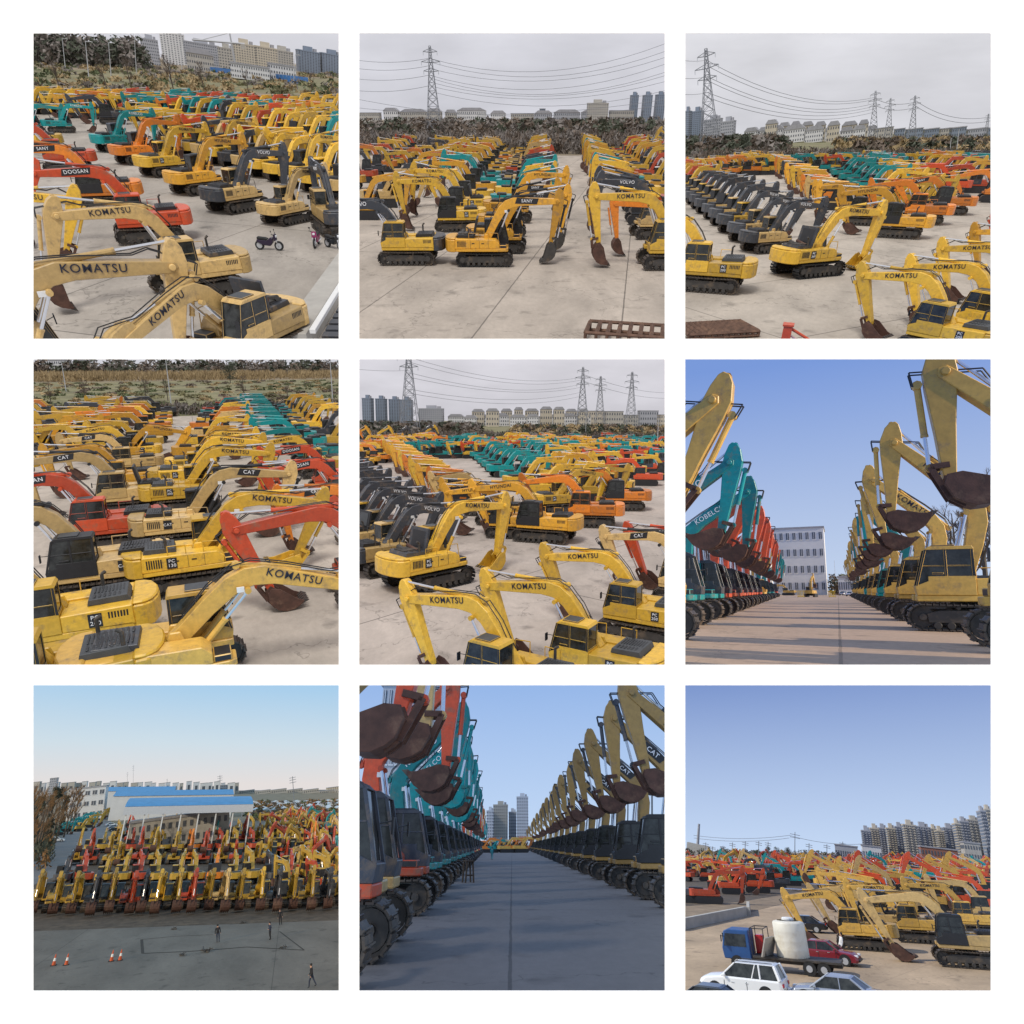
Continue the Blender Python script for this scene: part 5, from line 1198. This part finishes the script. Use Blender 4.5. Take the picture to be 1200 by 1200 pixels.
building(c,60,160,32,680,14,'white_wall_far',3,12,'pale low building beyond the reeds, middle left picture',roof='gable'); building(c,180,235,34,680,14,'roof_red',3,8,'brownish low building beyond the reeds, middle left picture',roof='gable')
# ================= setting of yard 6
c=C[6]
building(c,350,545,662,270,22,'white_wall_far',4,8,'white four storey office block at the end of the aisle, middle right picture',parts=True,win=(.45,.42),name='office_block')
building(c,60,330,742,240,22,'white_wall_far',3,12,'lower white building behind the left row, middle right picture',parts=True,win=(.5,.45),name='office_block')
for i,(x,Y,h,k) in enumerate(((900,130,9,'twig_gold'),(950,120,10,'twig_gold'),(1010,105,13,'twig_grey'),(1060,95,13,'twig_grey'),(1110,90,14,'twig_grey'),(1160,85,14,'twig_grey'),(850,160,8,'twig_gold'),(800,190,9,'twig_gold'),(760,200,8,'twig_brown'),(720,210,8,'twig_brown'),(665,230,8,'leaf_dark'),(630,240,8,'leaf_dark'))):
    tree(c,x,Y,h,'tree behind the right row, %s in line, middle right picture'%('first' if i==0 else ORD[i]),'bare' if 'twig' in k else 'round',k,seed=i,group='trees behind the right row')
scrub(c,280,330,9,['leaf_dark','twig_brown'],3000,'woodland','dark bushes at the end of the aisle, middle right picture',xr=(545,720),sz=1.2,upright=.2,clump=3,seed=61)
building(c,600,668,845,260,10,'white_wall_far',1,8,'low white gatehouse at the far end right, middle right picture')
for i,(x,y,k,l) in enumerate(((650,915,'car_white','white car parked at the right end of the aisle'),(622,912,'car_silver','silver car parked beside the white one at aisle end'),(600,909,'car_black','dark car at the far end of the aisle'))): car(6,x,y,70,k,l+', middle right picture')
for x,l in ((462,'left'),(579,'right')):
    cur['cell']=c; g=c.g(x,919); e=empty('barrier',c.P(g.x,g.y),'yellow slatted barrier, %s one of two across the aisle end, middle right picture'%l,'barrier')
    m=MB(); 
    for k in range(5): m.box(-.75+k*.32,-.62+k*.32,-.05,.05,.2,1.5,'barrier_yellow')
    obj('slat_panel',m.mesh('slat_panel'),e); m=MB(); m.box(-.8,.8,-.07,.07,1.5,1.65,'barrier_yellow'); m.box(-.8,.8,-.07,.07,.1,.25,'barrier_yellow'); obj('rail',m.mesh('rail'),e)
    m=MB(); m.box(-.75,-.65,-.4,.4,0,.1,'dark'); m.box(.65,.75,-.4,.4,0,.1,'dark'); obj('foot',m.mesh('foot'),e)
pole(c,594,780,905,'thin pole at the end of the aisle, middle right picture',r=.12,name='utility_pole',cat='utility pole')
# ================= setting of yard 8
c=C[8]
building(c,505,530,500,620,18,'white_wall_far',12,4,'pale tower block, leftmost behind the aisle end, bottom middle picture',roof='tower'); building(c,530,584,478,640,18,'cream_wall',14,7,'tan tower block with stepped roof at the aisle end, bottom middle picture',roof='tower')
building(c,588,616,505,660,18,'white_wall_far',11,4,'low white tower block in the gap, bottom middle picture',roof='tower'); building(c,618,660,448,640,18,'white_wall_far',16,5,'tallest white tower block at the aisle end, bottom middle picture',roof='tower')
e=building(c,120,330,30,75,12,'white_wall_far',6,10,'white office building behind the left row, bottom middle picture',parts=True,win=(.4,.6),name='office_block')
row(8,(500,655),(640,655),5,10,['tuck','in'],['orc','teal','ktb','orc','ktb'],'group across the far end',jit=1)
row(8,(480,648),(660,648),7,185,['tuck','in'],['ktb','orc','orc','ktb'],'second group across the far end',jit=1)
person(8,525,682,90,'cloth_teal','cloth_teal','person in teal work clothes walking down the aisle, bottom middle picture','walk')
person(8,592,650,90,'cloth_navy','cloth_navy','distant person in dark clothes at the far end, bottom middle picture','walk')
cur['cell']=c; g=c.g(440,768); m=MB()
for a,b in (((-.3,0,0),(-.2,0,1.4)),((.35,0,0),(.25,0,1.4)),((-.3,.8,0),(-.2,.8,1.4)),((.35,.8,0),(.25,.8,1.4))): m.tube(a,b,.07,'wood_dark',4)
m.box(-.3,.35,-.1,.9,1.4,1.5,'wood_dark'); m.tube((-.26,0,.5),(.3,0,.5),.05,'wood_dark',4)
obj('wooden_trestle',m.mesh('wooden_trestle'),None,{},label='dark wooden trestle by the left tracks, bottom middle picture',cat='trestle',M=c.P(g.x,g.y,0,20,.8))
# ================= setting of yard 7
c=C[7]
poly(c,[(-10,950),(1250,905),(1250,560),(860,560),(830,590),(380,590),(300,600),(180,720),(-10,790)],'gravel','gravel',.004)
poly(c,[(-10,790),(180,720),(300,600),(330,500),(260,500),(110,620),(-10,690)],'asphalt','road',.008)
flat(c,fwd(c,105),1600,'field_brown','field')
scrub(c,fwd(c,108),fwd(c,60),4,['twig_gold','leaf_green','twig_brown'],9000,'scrub','brown scrub beyond the yard, bottom left picture',xr=(845,1250),sz=1.6,upright=.3,clump=4,seed=71)
building(c,168,300,413,fwd(c,92),14,'white_wall_far',3,5,'white three storey office building, bottom left picture',parts=True,win=(.6,.4),name='office_building')
def bluehall(x0,x1,ytop,Y,dep,label,wallk='white_wall_far'):
    cur['cell']=c; xa=c.at(x0,ytop,Y).x; xb=c.at(x1,ytop,Y).x; h=c.at(x0,ytop,Y).z-1.5; e=empty('warehouse',c.P((xa+xb)/2,Y),label,'warehouse'); w=(xb-xa)/2
    m=MB(); m.box(-w,w,0,dep,0,h,wallk); obj('wall',m.mesh('wall'),e)
    m=MB(); m.add([(-w,-.5,h+.05),(w,-.5,h+.05),(w,dep/2,h+2.5),(-w,dep/2,h+2.5),(w,dep+.5,h+.05),(-w,dep+.5,h+.05)],[(0,1,2,3),(3,2,4,5),(0,3,5),(1,4,2)],'blue_sheet'); obj('roof',m.mesh('roof'),e)
bluehall(300,560,416,fwd(c,75),30,'long warehouse with a blue roof behind the canopy, left one, bottom left picture'); bluehall(330,780,432,fwd(c,95),28,'white walled warehouse with blue roof behind the canopy, bottom left picture')
cur['cell']=c; Y=fwd(c,185); xa=c.at(368,500,Y).x; xb=c.at(848,500,Y).x; w=(xb-xa)/2; ze=c.at(600,508,Y).z; zt=c.at(600,447,Y+14).z; e=empty('canopy',c.P((xa+xb)/2,Y),'open canopy with a curved blue sheet roof on white columns, bottom left picture','canopy')
m=MB(); vs=[]; N=14
zf=ze+1.9
for i in range(N+1):
    t=i/N; y=t*26; z=zf+(zt-zf)*math.sin(math.pi*t)**.75; vs+=[(-w,y,z),(w,y,z)]
for i in range(N+1):
    t=i/N; y=t*26; z=zf+(zt-zf)*math.sin(math.pi*t)**.75-.25; vs+=[(-w,y,z),(w,y,z)]
o=2*(N+1); m.add(vs,[(2*i,2*i+1,2*i+3,2*i+2) for i in range(N)]+[(o+2*i+2,o+2*i+3,o+2*i+1,o+2*i) for i in range(N)]+[(2*i+2,o+2*i+2,o+2*i,2*i) for i in range(N)]+[(2*i+1,o+2*i+1,o+2*i+3,2*i+3) for i in range(N)],'blue_sheet')
for i in range(60): x=-w+2*w*i/60; m.add([(x,y0+.0,0) for y0 in (0,)]*3,[],'blue_sheet')
obj('curved_roof',m.mesh('curved_roof'),e)
m=MB(); m.box(-w-.1,w+.1,-.3,0,ze,ze+1.85,'glasshouse'); obj('fascia',m.mesh('fascia'),e)
for i in range(8):
    for y in (0.4,25):
        m=MB(); x=-w+.6+(2*w-1.2)*i/7; m.box(x-.14,x+.14,y-.14,y+.14,0,ze-.01 if y<1 else ze+1,'white'); obj('column',m.mesh('column'),e)
building(c,395,760,522,fwd(c,168),8,'con_wall',2,14,'low grey building under the canopy, bottom left picture')
rn=random.Random(3)
for i in range(16):
    t=i/15; zx=25+t*185+rn.uniform(-8,8); dy=225-t*105; tree(c,zx,fwd(c,dy),rn.uniform(13,16.2),'tall golden brown bare poplar by the road, %s from the near end, bottom left picture'%(ORD[i] if i else 'nearest'),'bare' if i%4 else 'slim','twig_gold' if i%4 else 'leaf_dark',seed=i,w=.8,group='poplars along the road')
scrub(c,fwd(c,215),fwd(c,130),5,['leaf_dark','twig_gold'],5000,'hedge','dark hedge under the poplars, bottom left picture',xr=(-40,150),sz=.8,clump=2,seed=72)
for i,(x,y,k,l) in enumerate(((112,615,'car_white','white car on the road by the poplars'),(68,642,'car_black','dark car nearest on the road by the poplars'),(320,556,'car_white','white car parked left of the canopy'),(335,575,'car_black','black car parked left of the canopy, front one'),(330,566,'car_silver','silver car parked between two others by the canopy'))): car(7,x,y,10,k,l+', bottom left picture')
rn=random.Random(77); sp=[]
for x in range(30,800,26): sp.append((x,x+rn.uniform(14,26),rn.uniform(388,396),rn.choice(['con_wall','glasshouse','white_wall_far']),1,1,'flat'))
sp+=[(92,118,376,'grey_tower',8,4,'flat'),(700,762,404,'blue_tower',4,8,'flat'),(1130,1180,410,'cream_wall',4,6,'flat')]
for x in range(800,1180,60): sp.append((x,x+56,rn.uniform(418,424),rn.choice(['glasshouse_w','con_wall']) if False else 'con_wall',1,8,'flat'))
skyline(c,400,sp,1250)
cur['cell']=c
for i in range(6):
    Y=fwd(c,62+i*5); m=MB(); xa=c.at(800+i*12,430,Y).x; xb=c.at(1200,430,Y).x; n_=10
    for j in range(n_):
        x=xa+(xb-xa)*j/n_; ww=(xb-xa)/n_
        m.prism([(x,0),(x+ww*.98,0),(x+ww*.95,2),(x+ww*.5,3),(x+ww*.05,2)],0,12,'glasshouse')
    obj('greenhouse',m.mesh('greenhouse'),None,{},label='pale greenhouse range beyond the yard, %s from the back, bottom left picture'%(ORD[i] if i else 'first'),cat='greenhouse',group='greenhouses beyond the yard',M=c.P(0,Y))
for i,(x,yt,yb) in enumerate(((402,325,430),(380,352,428),(730,363,470),(1006,367,490),(530,378,425))):
    g=c.g(x,yb); h=c.at(x,yt,g.y).z; m=MB(); m.tube((0,0,0),(0,0,h),.3,'pylon_steel',5,.2)
    for t in (.8,.88,.95): m.box(-2.2,2.2,-.15,.15,h*t,h*t+.3,'pylon_steel')
    cur['cell']=c; obj('utility_pole',m.mesh('utility_pole'),None,{},label='thin utility pole with crossarms, %s one on the skyline, bottom left picture'%['tall left','short left','middle','right','faintest middle'][i],cat='utility pole',M=c.P(g.x,g.y,0,0,1,LEANP[7]))
person(7,720,990,80,'cloth_black','cloth_navy','person in dark clothes standing alone in the middle of the concrete, bottom left picture')
person(7,916,980,200,'cloth_navy','cloth_black','person in dark clothes right of the middle with hands in front, bottom left picture','hands')
person(7,954,925,260,'cloth_black','cloth_black','person in black standing just before the machines, bottom left picture')
person(7,1073,1158,150,'cloth_black','cloth_navy','person in dark clothes walking at bottom right, nearest to us, bottom left picture','walk')
for x,y,l in ((104,1077,'leftmost'),(151,1075,'second from the left'),(320,1061,'third from the left'),(352,1058,'rightmost')): cone(7,x,y,'small traffic cone, %s of the four, bottom left picture'%l)
def line(c,pts,w,name,label,key='line_dark'):
    cur['cell']=c; m=MB()
    for a,b in zip(pts[:-1],pts[1:]):
        A=c.g(*a); B=c.g(*b); d=(B-A).normalized(); n=Vector((-d.y,d.x,0))*w/2; m.add([A-n,B-n,B+n,A+n],[(0,1,2,3)],key)
    me,k=m.mesh(name)
    for v in me.vertices: v.co.z=.014
    obj(name,(me,k),None,{},label=label,kind='structure',M=c.M,cast=False)
line(c,[(434,980),(438,1032),(620,1024),(830,1008),(1042,1020)],.28,'ground_marking','dark rectangle line on the concrete'); line(c,[(434,980),(560,968),(700,962)],.15,'ground_marking',None); line(c,[(1042,1020),(950,950)],.15,'ground_marking',None)
cur['cell']=c
for i,(x,y) in enumerate(((672,1028),(592,1040),(810,920),(555,942),(963,1012))):
    g=c.g(x,y); rn=random.Random(i); m=MB()
    for k in range(9): m.box(-.5,.5,-.05,.05,0,.08,'dark',Matrix.Translation((rn.uniform(-.6,.6),rn.uniform(-.4,.4),.05+k*.04))@Matrix.Rotation(rn.uniform(0,3),4,'Z')@Matrix.Rotation(rn.uniform(-.3,.3),4,'Y'))
    obj('scrap_pile',m.mesh('scrap_pile'),None,{},label='small heap of dark scrap, %s from the near side, bottom left picture'%['second','nearest','fourth','last','third'][i],cat='scrap',M=c.P(g.x,g.y,0,0,.5 if i!=0 else .8))
# ================= setting of yard 9
c=C[9]
poly(c,[(-20,900),(262,880),(520,815),(560,790),(1230,800),(1230,690),(-20,690)],'gravel','gravel',.004)
poly(c,[(-20,905),(262,882),(510,812),(470,800),(230,840),(-20,860)],'dirt','dirt_bank',.008)
cur['cell']=c; A=c.g(10,948); B=c.g(262,892); d=(B-A).normalized(); n=Vector((-d.y,d.x,0))*.5
m=MB(); m.zprism([(p.x,p.y) for p in (A,B,B+n,A+n)],0,1.0,'con_wall'); B2=c.g(262,868); m.zprism([(p.x,p.y) for p in (B,B2,B2+Vector((.4,0,0)),B+Vector((.4,0,0)))],0,.99,'con_wall'); obj('retaining_wall',m.mesh('retaining_wall',.03),None,{},label='low concrete retaining wall at left, bottom right picture',cat='wall',M=c.M)
flat(c,fwd(c,26),1650,'field_brown','field')
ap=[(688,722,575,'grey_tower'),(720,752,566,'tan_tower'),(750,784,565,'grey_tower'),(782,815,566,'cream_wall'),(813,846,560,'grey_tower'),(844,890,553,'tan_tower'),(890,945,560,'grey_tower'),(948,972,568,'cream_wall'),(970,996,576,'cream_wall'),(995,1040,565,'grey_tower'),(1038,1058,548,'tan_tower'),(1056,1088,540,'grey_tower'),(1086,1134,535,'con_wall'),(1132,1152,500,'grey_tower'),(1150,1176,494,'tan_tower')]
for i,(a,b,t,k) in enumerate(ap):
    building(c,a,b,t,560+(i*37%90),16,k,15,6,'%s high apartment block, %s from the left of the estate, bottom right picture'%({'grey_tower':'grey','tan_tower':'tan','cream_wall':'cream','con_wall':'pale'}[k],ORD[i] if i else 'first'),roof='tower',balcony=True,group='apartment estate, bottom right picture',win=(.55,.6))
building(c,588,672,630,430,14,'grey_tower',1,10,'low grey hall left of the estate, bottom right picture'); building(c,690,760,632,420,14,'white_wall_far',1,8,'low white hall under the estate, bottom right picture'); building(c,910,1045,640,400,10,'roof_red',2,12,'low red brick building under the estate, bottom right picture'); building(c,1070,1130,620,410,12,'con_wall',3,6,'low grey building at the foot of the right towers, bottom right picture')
scrub(c,fwd(c,24),fwd(c,16),7.5,['leaf_dark','leaf_dark','twig_brown'],9000,'woodland','dark green tree line on the horizon, bottom right picture',sz=1.8,upright=.2,clump=5,seed=91)
for i,(x,h) in enumerate(((300,9.6),(330,9.8),(370,9.2),(760,10.5),(800,11.5),(830,11),(850,9.5),(140,9))): tree(c,x,fwd(c,22),h,'dark leafy tree on the horizon, %s in order, bottom right picture'%(ORD[i] if i else 'first'),'round','leaf_dark',seed=i,w=1.2,group='horizon trees, bottom right picture')
cur['cell']=c; Y=900; p=c.at(60,545,Y); m=MB(); m.tube((0,0,0),(0,0,p.z),2.0,'roof_grey',12,1.4); m.box(-12,14,-6,6,0,c.at(60,622,Y).z,'con_wall'); obj('chimney',m.mesh('chimney'),None,{},label='tall thin factory chimney at far left, bottom right picture',cat='chimney',M=c.P(p.x,Y,0,0,1,LEANP[9]))
for i,(x,yt) in enumerate(((418,575),(240,610),(290,610),(325,612),(193,615),(478,618),(545,622),(94,615),(122,630),(160,628),(602,612))): 
    Y=500; p=c.at(x,yt,Y); m=MB(); m.tube((0,0,0),(0,0,p.z),.3,'pylon_steel',5,.2)
    for t in (.8,.9): m.box(-2 if i else -3,2 if i else 3,-.15,.15,p.z*t,p.z*t+.3,'pylon_steel')
    cur['cell']=c; obj('utility_pole',m.mesh('utility_pole'),None,{},label='thin utility pole on the horizon, %s, bottom right picture'%['the tallest of all','right of the fifth','right of the short pair','left of the tallest','fourth from the left','right of the tallest','seventh in line','first from the left','second from the left','third from the left','farthest right'][i],cat='utility pole',group='utility poles on the horizon, bottom right picture',M=c.P(p.x,Y,0,0,1,LEANP[9]))
wires(c,[(60,590,418,590,2),(60,600,418,600,2),(418,590,700,622,2)],500,500)
# vehicles
car(9,255,1195,173,'car_white','white sport utility car seen from behind at the bottom, bottom right picture','suv','suv')
car(9,600,1232,171,'car_silver','silver sedan cut by the bottom edge, bottom right picture')
car(9,110,1280,174,'car_black','dark car whose roof shows in the bottom left corner, bottom right picture')
car(9,560,1068,352,'car_maroon','maroon sedan parked behind the water tank, bottom right picture')
car(9,470,950,178,'car_black','black car beyond the tank near the first excavator arm, bottom right picture')
car(9,560,780,185,'car_silver','small silver car among the far machines, bottom right picture')
cur['cell']=c; g=c.g(400,1100); e=empty('flatbed_truck',c.P(g.x,g.y,0,176,1.0),'blue flatbed truck carrying a white water tank, bottom right picture','truck')
m=MB(); m.prism([(1.9,.6),(3.75,.6),(3.85,1.2),(3.65,2.25),(3.4,2.35),(1.95,2.35)],-1.0,1.0,'truck_blue'); cab=obj('cab',m.mesh('cab',.05),e)
m=MB(); m.prism([(2.15,1.35),(3.7,1.35),(3.55,2.1),(2.15,2.1)],-1.012,1.012,'glass'); obj('side_window',m.mesh('side_window'),cab)
m=MB(); m.box(3.5,3.8,-.85,.85,1.35,2.1,'glass'); obj('windshield',m.mesh('windshield'),cab)
m=MB(); m.box(-3.8,1.8,-1.05,1.05,.75,.9,'dark'); m.box(-3.8,3.5,-.4,.4,.5,.75,'dark'); obj('flatbed',m.mesh('flatbed',.02),e)
m=MB(); m.box(1.2,1.75,-1.0,-.3,.9,2.0,'lamp_red'); obj('toolbox',m.mesh('toolbox',.03),e)
m=MB()
for x in (.9,1.8):
    m.tube((x,-1,.9),(x,-1,2.5),.03,'black',5); m.tube((x,1,.9),(x,1,2.5),.03,'black',5); m.tube((x,-1,2.5),(x,1,2.5),.03,'black',5)
m.tube((.9,-1,2.5),(1.8,-1,2.5),.03,'black',5); m.tube((.9,1,2.5),(1.8,1,2.5),.03,'black',5); obj('rack',m.mesh('rack'),e)
for x in (-2.7,-1.8,2.9):
    for s in (-1,1): m=MB(); m.wheel(x,s*.9,.42,.42,.3,'rubber',18); wh=obj('wheel',m.mesh('wheel'),e); m=MB(); m.wheel(x,s*1.06,.42,.2,.04,'pole_steel',12); obj('rim',m.mesh('rim'),wh)
for s in (-1,1): m=MB(); m.tube((3.6,s*1.0,1.9),(3.8,s*1.25,1.95),.02,'black',5); m.box(3.78,3.82,s*1.25-.08,s*1.25+.08,1.6,2.0,'black'); obj('side_mirror',m.mesh('side_mirror'),e)
g2=c.g(447,1068); pr=[(r_*1.06,z_*.84) for r_,z_ in [(0,0),(.98,0),(1.0,.04),(1.0,.5),(1.006,.55),(1.0,.6),(1.0,1.1),(1.006,1.15),(1.0,1.2),(1.0,1.75),(1.006,1.8),(1.0,1.85),(1.0,2.35),(.94,2.46),(.7,2.54),(.38,2.58),(.38,2.7),(.34,2.74),(0,2.75)]]
pos=e.matrix_world@Vector((-.75,0,.9)); Mt=e.matrix_world@Matrix.Translation((-.75,0,.905)); t=empty('water_tank',Mt,'large white plastic water tank standing on the truck bed, bottom right picture','water tank')
m=MB(); m.lathe(pr[:-4],0,0,'tank_white',36); obj('tank_body',m.mesh('tank_body',smooth=True),t); m=MB(); m.lathe([(0,2.15),(.4,2.15),(.4,2.26),(.34,2.32),(0,2.33)],0,0,'white',20); obj('lid',m.mesh('lid'),t)
m=MB(); m.box(-.9,.9,-.04,.04,.0,1.2,'con_wall',Matrix.Rotation(R(-20),4,'X')); obj('leaning_board',m.mesh('leaning_board'),None,{},label='grey board leaning on the truck bed left of the tank, bottom right picture',cat='board',M=e.matrix_world@Matrix.Translation((.9,.5,.9))@Matrix.Rotation(R(75),4,'Z'))
person(9,612,1050,200,'cloth_white','cloth_navy','person in a white shirt behind the maroon car, bottom right picture')
# ------------------------------------------------------------------ instantiate excavators
def visible_px(d,M):
    c=d['c']; pts=[(x,y,z) for x in (-3,5.5) for y in (-1.3,1.3) for z in (0,4.5)]
    q=[c.px(M,p) for p in pts]
    if min(a[2] for a in q)<WALL_Y*.5: pass
    x0=max(min(a[0] for a in q),c.rx[0]);x1=min(max(a[0] for a in q),c.rx[1])
    y0=max(min(a[1] for a in q),c.ry[0]);y1=min(max(a[1] for a in q),c.ry[1])
    return max(0,x1-x0)*max(0,y1-y0)
for d in PL:
    d['M']=d['c'].P(d['p'].x,d['p'].y,0,d['yaw'],d['size']); d['vis']=visible_px(d,d['M'])
PL=[d for d in PL if d['vis']>4 or d['lod']=='keep']
PL.sort(key=lambda d:-d['vis'])
print('excavators placed',len(PL),{i:sum(1 for d in PL if d['c'].i==i) for i in C})
NFULL=110; NIND=300
used={}
stuff={}
for i,d in enumerate(PL):
    c=d['c']; st=STYLES[d['st']]
    if d['label']: lab=d['label']
    else:
        lab='%s excavator, %s in the %s, %s picture'%(st['_word'],ORD[min(d['idx'],29)],d['row'],c.name)
    grp='excavators parked in the %s yard'%c.name
    if i<NIND:
        if len(lab.replace(',','').split())>16: (print('LONG',lab))
        if lab in used: print('DUP LABEL',lab)
        used[lab]=1
    if i<NFULL or d['lod']=='full':
        make_full(d,d['M'],lab,grp)
    elif i<NIND or d['lod']=='keep':
        cur['cell']=c
        m,mk=lod_mb(d['pose'],d['var'])
        obj('excavator',mk,None,st,label=lab,cat='excavator',group=grp,M=d['M'])
    else:
        b=stuff.setdefault(c.i,MB()); m,_=lod_mb(d['pose'],d['var'])
        b.merge(m,Matrix.Translation((d['p'].x,d['p'].y,0))@Matrix.Rotation(R(d['yaw']),4,'Z')@Matrix.Scale(d['size'],4),st)
for ci,b in stuff.items():
    cur['cell']=C[ci]
    obj('distant_excavators',b.mesh('distant_excavators'),None,{},label='crowd of small excavators at the far end of the %s yard'%C[ci].name,cat='excavators',kind='stuff',M=C[ci].M)
# ------------------------------------------------------------------ trim what runs out of each picture window
def trim(c):
    e=8.5
    x0,x1=c.rx[0]-e,c.rx[1]+e; y0,y1=c.ry[0]-e,c.ry[1]+e
    L=(x0-600)/F; Rr=(x1-600)/F; T=(600-y0)/F; B=(600-y1)/F
    planes=[Vector((-1,L,0)),Vector((1,-Rr,0)),Vector((0,-T,1)),Vector((0,B,-1))]  # outside: dot>0
    n=0
    for o in list(c.col.objects):
        if o.type!='MESH' or o.name.split('.')[0] in ('sky',) or o.get('_noclip'): continue
        if o.data.name.startswith('yard_') : continue
        M=o.matrix_world
        bb=[M@Vector(p) for p in o.bound_box]
        if c.i==6: planes=planes[:1]+planes[2:] if len(planes)==4 else planes
        out=[pl for pl in planes if any(p.dot(pl)>0 for p in bb)]
        nearp=any(p.y<WALL_Y+.3 for p in bb)
        if not out and not nearp: continue
        if any(all(p.dot(pl)>0 for p in bb) for pl in out):
            kill(o); n+=1; continue
        if o.name.split('.')[0] in ('handrail','side_vent','panel_seam','rail'): kill(o); continue
        me=o.data.copy() ; bm=bmesh.new(); bm.from_mesh(me); bm.transform(M)
        for pl in out: bmesh.ops.bisect_plane(bm,geom=bm.verts[:]+bm.edges[:]+bm.faces[:],plane_co=(0,0,0),plane_no=pl,clear_outer=True)
        if nearp: bmesh.ops.bisect_plane(bm,geom=bm.verts[:]+bm.edges[:]+bm.faces[:],plane_co=(0,WALL_Y+.3,0),plane_no=(0,-1,0),clear_outer=True)
        if len(bm.faces)==0: bm.free(); kill(o); n+=1; continue
        bm.transform(M.inverted()); bm.to_mesh(me); bm.free()
        mats=[(s.link,s.material) for s in o.material_slots]
        o.data=me
        for s,(l,m) in zip(o.material_slots,mats): s.link=l; s.material=m
        n+=1
    return n
def kill(o):
    par=o.parent
    for ch in list(o.children):
        if True:
            mw=ch.matrix_world.copy()
            if o.parent: ch.parent=o.parent; ch.matrix_world=mw
            else: ch.parent=None; ch.matrix_world=mw
    bpy.data.objects.remove(o)
bpy.context.view_layer.update()
for c in C.values(): print('trim',c.i,trim(c))
for c in C.values():
    for o in list(c.col.objects):
        if o.type=='EMPTY' and not o.children: bpy.data.objects.remove(o)
# ------------------------------------------------------------------ white display wall with nine windows
me=bpy.data.meshes.new('white_wall')
m=MB()
xs=[-760,39,397,421,779,803,1161,1960]
def wx(p): return (p-600)/F*WALL_Y
def wz(p): return (600-p)/F*WALL_Y
for j in range(7):
    for i in range(7):
        if i%2==1 and j%2==1: continue
        m.add([(wx(xs[i]),WALL_Y,wz(xs[j])),(wx(xs[i+1]),WALL_Y,wz(xs[j])),(wx(xs[i+1]),WALL_Y,wz(xs[j+1])),(wx(xs[i]),WALL_Y,wz(xs[j+1]))],[(0,3,2,1)],'wall')
me=bpy.data.meshes.new('white_wall'); me.from_pydata(m.v,[],m.f)
bm=bmesh.new(); bm.from_mesh(me); bmesh.ops.remove_doubles(bm,verts=bm.verts,dist=.001)
r=bmesh.ops.extrude_face_region(bm,geom=bm.faces[:]); bmesh.ops.translate(bm,verts=[v for v in r['geom'] if isinstance(v,bmesh.types.BMVert)],vec=(0,.004,0))
bmesh.ops.recalc_face_normals(bm,faces=bm.faces); bm.to_mesh(me); bm.free()
wm=mat('white_wall_paint',(.93,.93,.93),rough=.9,var=.0,spec=.1); me.materials.append(wm)
wall=bpy.data.objects.new('white_wall',me); wc=bpy.data.collections.new('wall'); sc.collection.children.link(wc); wc.objects.link(wall)
wall['label']='white wall with nine square openings in a grid'; wall['kind']='structure'
# ------------------------------------------------------------------ light
def sun(name,d,strength,angle,col,recv,cast):
    l=bpy.data.lights.new(name,'SUN'); l.energy=strength; l.angle=R(angle); l.color=col
    o=bpy.data.objects.new(name,l); sc.collection.objects.link(o)
    o.rotation_euler=(-d).to_track_quat('-Z','Y').to_euler()
    o.light_linking.receiver_collection=recv
    if cast: o.light_linking.blocker_collection=cast
    return o
def dirv(c,az,el):  # az: 0=from right,90=from ahead,180=from left,270=from behind camera
    v=Vector((math.cos(R(az))*math.cos(R(el)),math.sin(R(az))*math.cos(R(el)),math.sin(R(el))))
    return (c.M.to_3x3()@v).normalized()
emptyc=bpy.data.collections.new('none')
SUNS={1:(250,62,2.2,18,(1,.98,.95)),2:(250,62,2.2,18,(1,.98,.95)),3:(250,62,2.2,18,(1,.98,.95)),4:(260,62,2.2,18,(1,.98,.95)),5:(250,62,2.2,18,(1,.98,.95)),
      6:(354,19,5,.6,(1,.86,.66)),7:(212,15,2.3,.6,(1,.84,.62)),8:(225,40,.9,6,(1,.93,.85)),9:(205,42,3.6,.6,(1,.93,.8))}
for i,(az,el,st,an,co) in SUNS.items():
    sun('sun',dirv(C[i],az,el),st,an,co,C[i].col,C[i].cast)
sun('sun',Vector((.25,-1,.45)).normalized(),3.6,.5,(1,.99,.97),wc,emptyc)  # added lamp, lights only the wall so it comes out white
w=bpy.data.worlds.new('World'); sc.world=w; w.use_nodes=True; nt=w.node_tree
sk=nt.nodes.new('ShaderNodeTexSky'); sk.sky_type='NISHITA'; sk.sun_disc=False; sk.sun_elevation=R(24); sk.sun_rotation=R(166)
nt.links.new(sk.outputs[0],nt.nodes['Background'].inputs[0]); nt.nodes['Background'].inputs[1].default_value=.1
# ------------------------------------------------------------------ camera
cam=bpy.data.cameras.new('camera'); co=bpy.data.objects.new('camera',cam); sc.collection.objects.link(co)
co.rotation_euler=(R(90),0,0); cam.sensor_width=36; cam.lens=36*F/1200; cam.clip_start=.05; cam.clip_end=5000
sc.camera=co
sc.view_settings.view_transform='Standard'; sc.view_settings.look='None'; sc.view_settings.exposure=0; sc.view_settings.gamma=1
sc.cycles.max_bounces=5; sc.cycles.diffuse_bounces=3; sc.cycles.glossy_bounces=2; sc.cycles.transmission_bounces=2
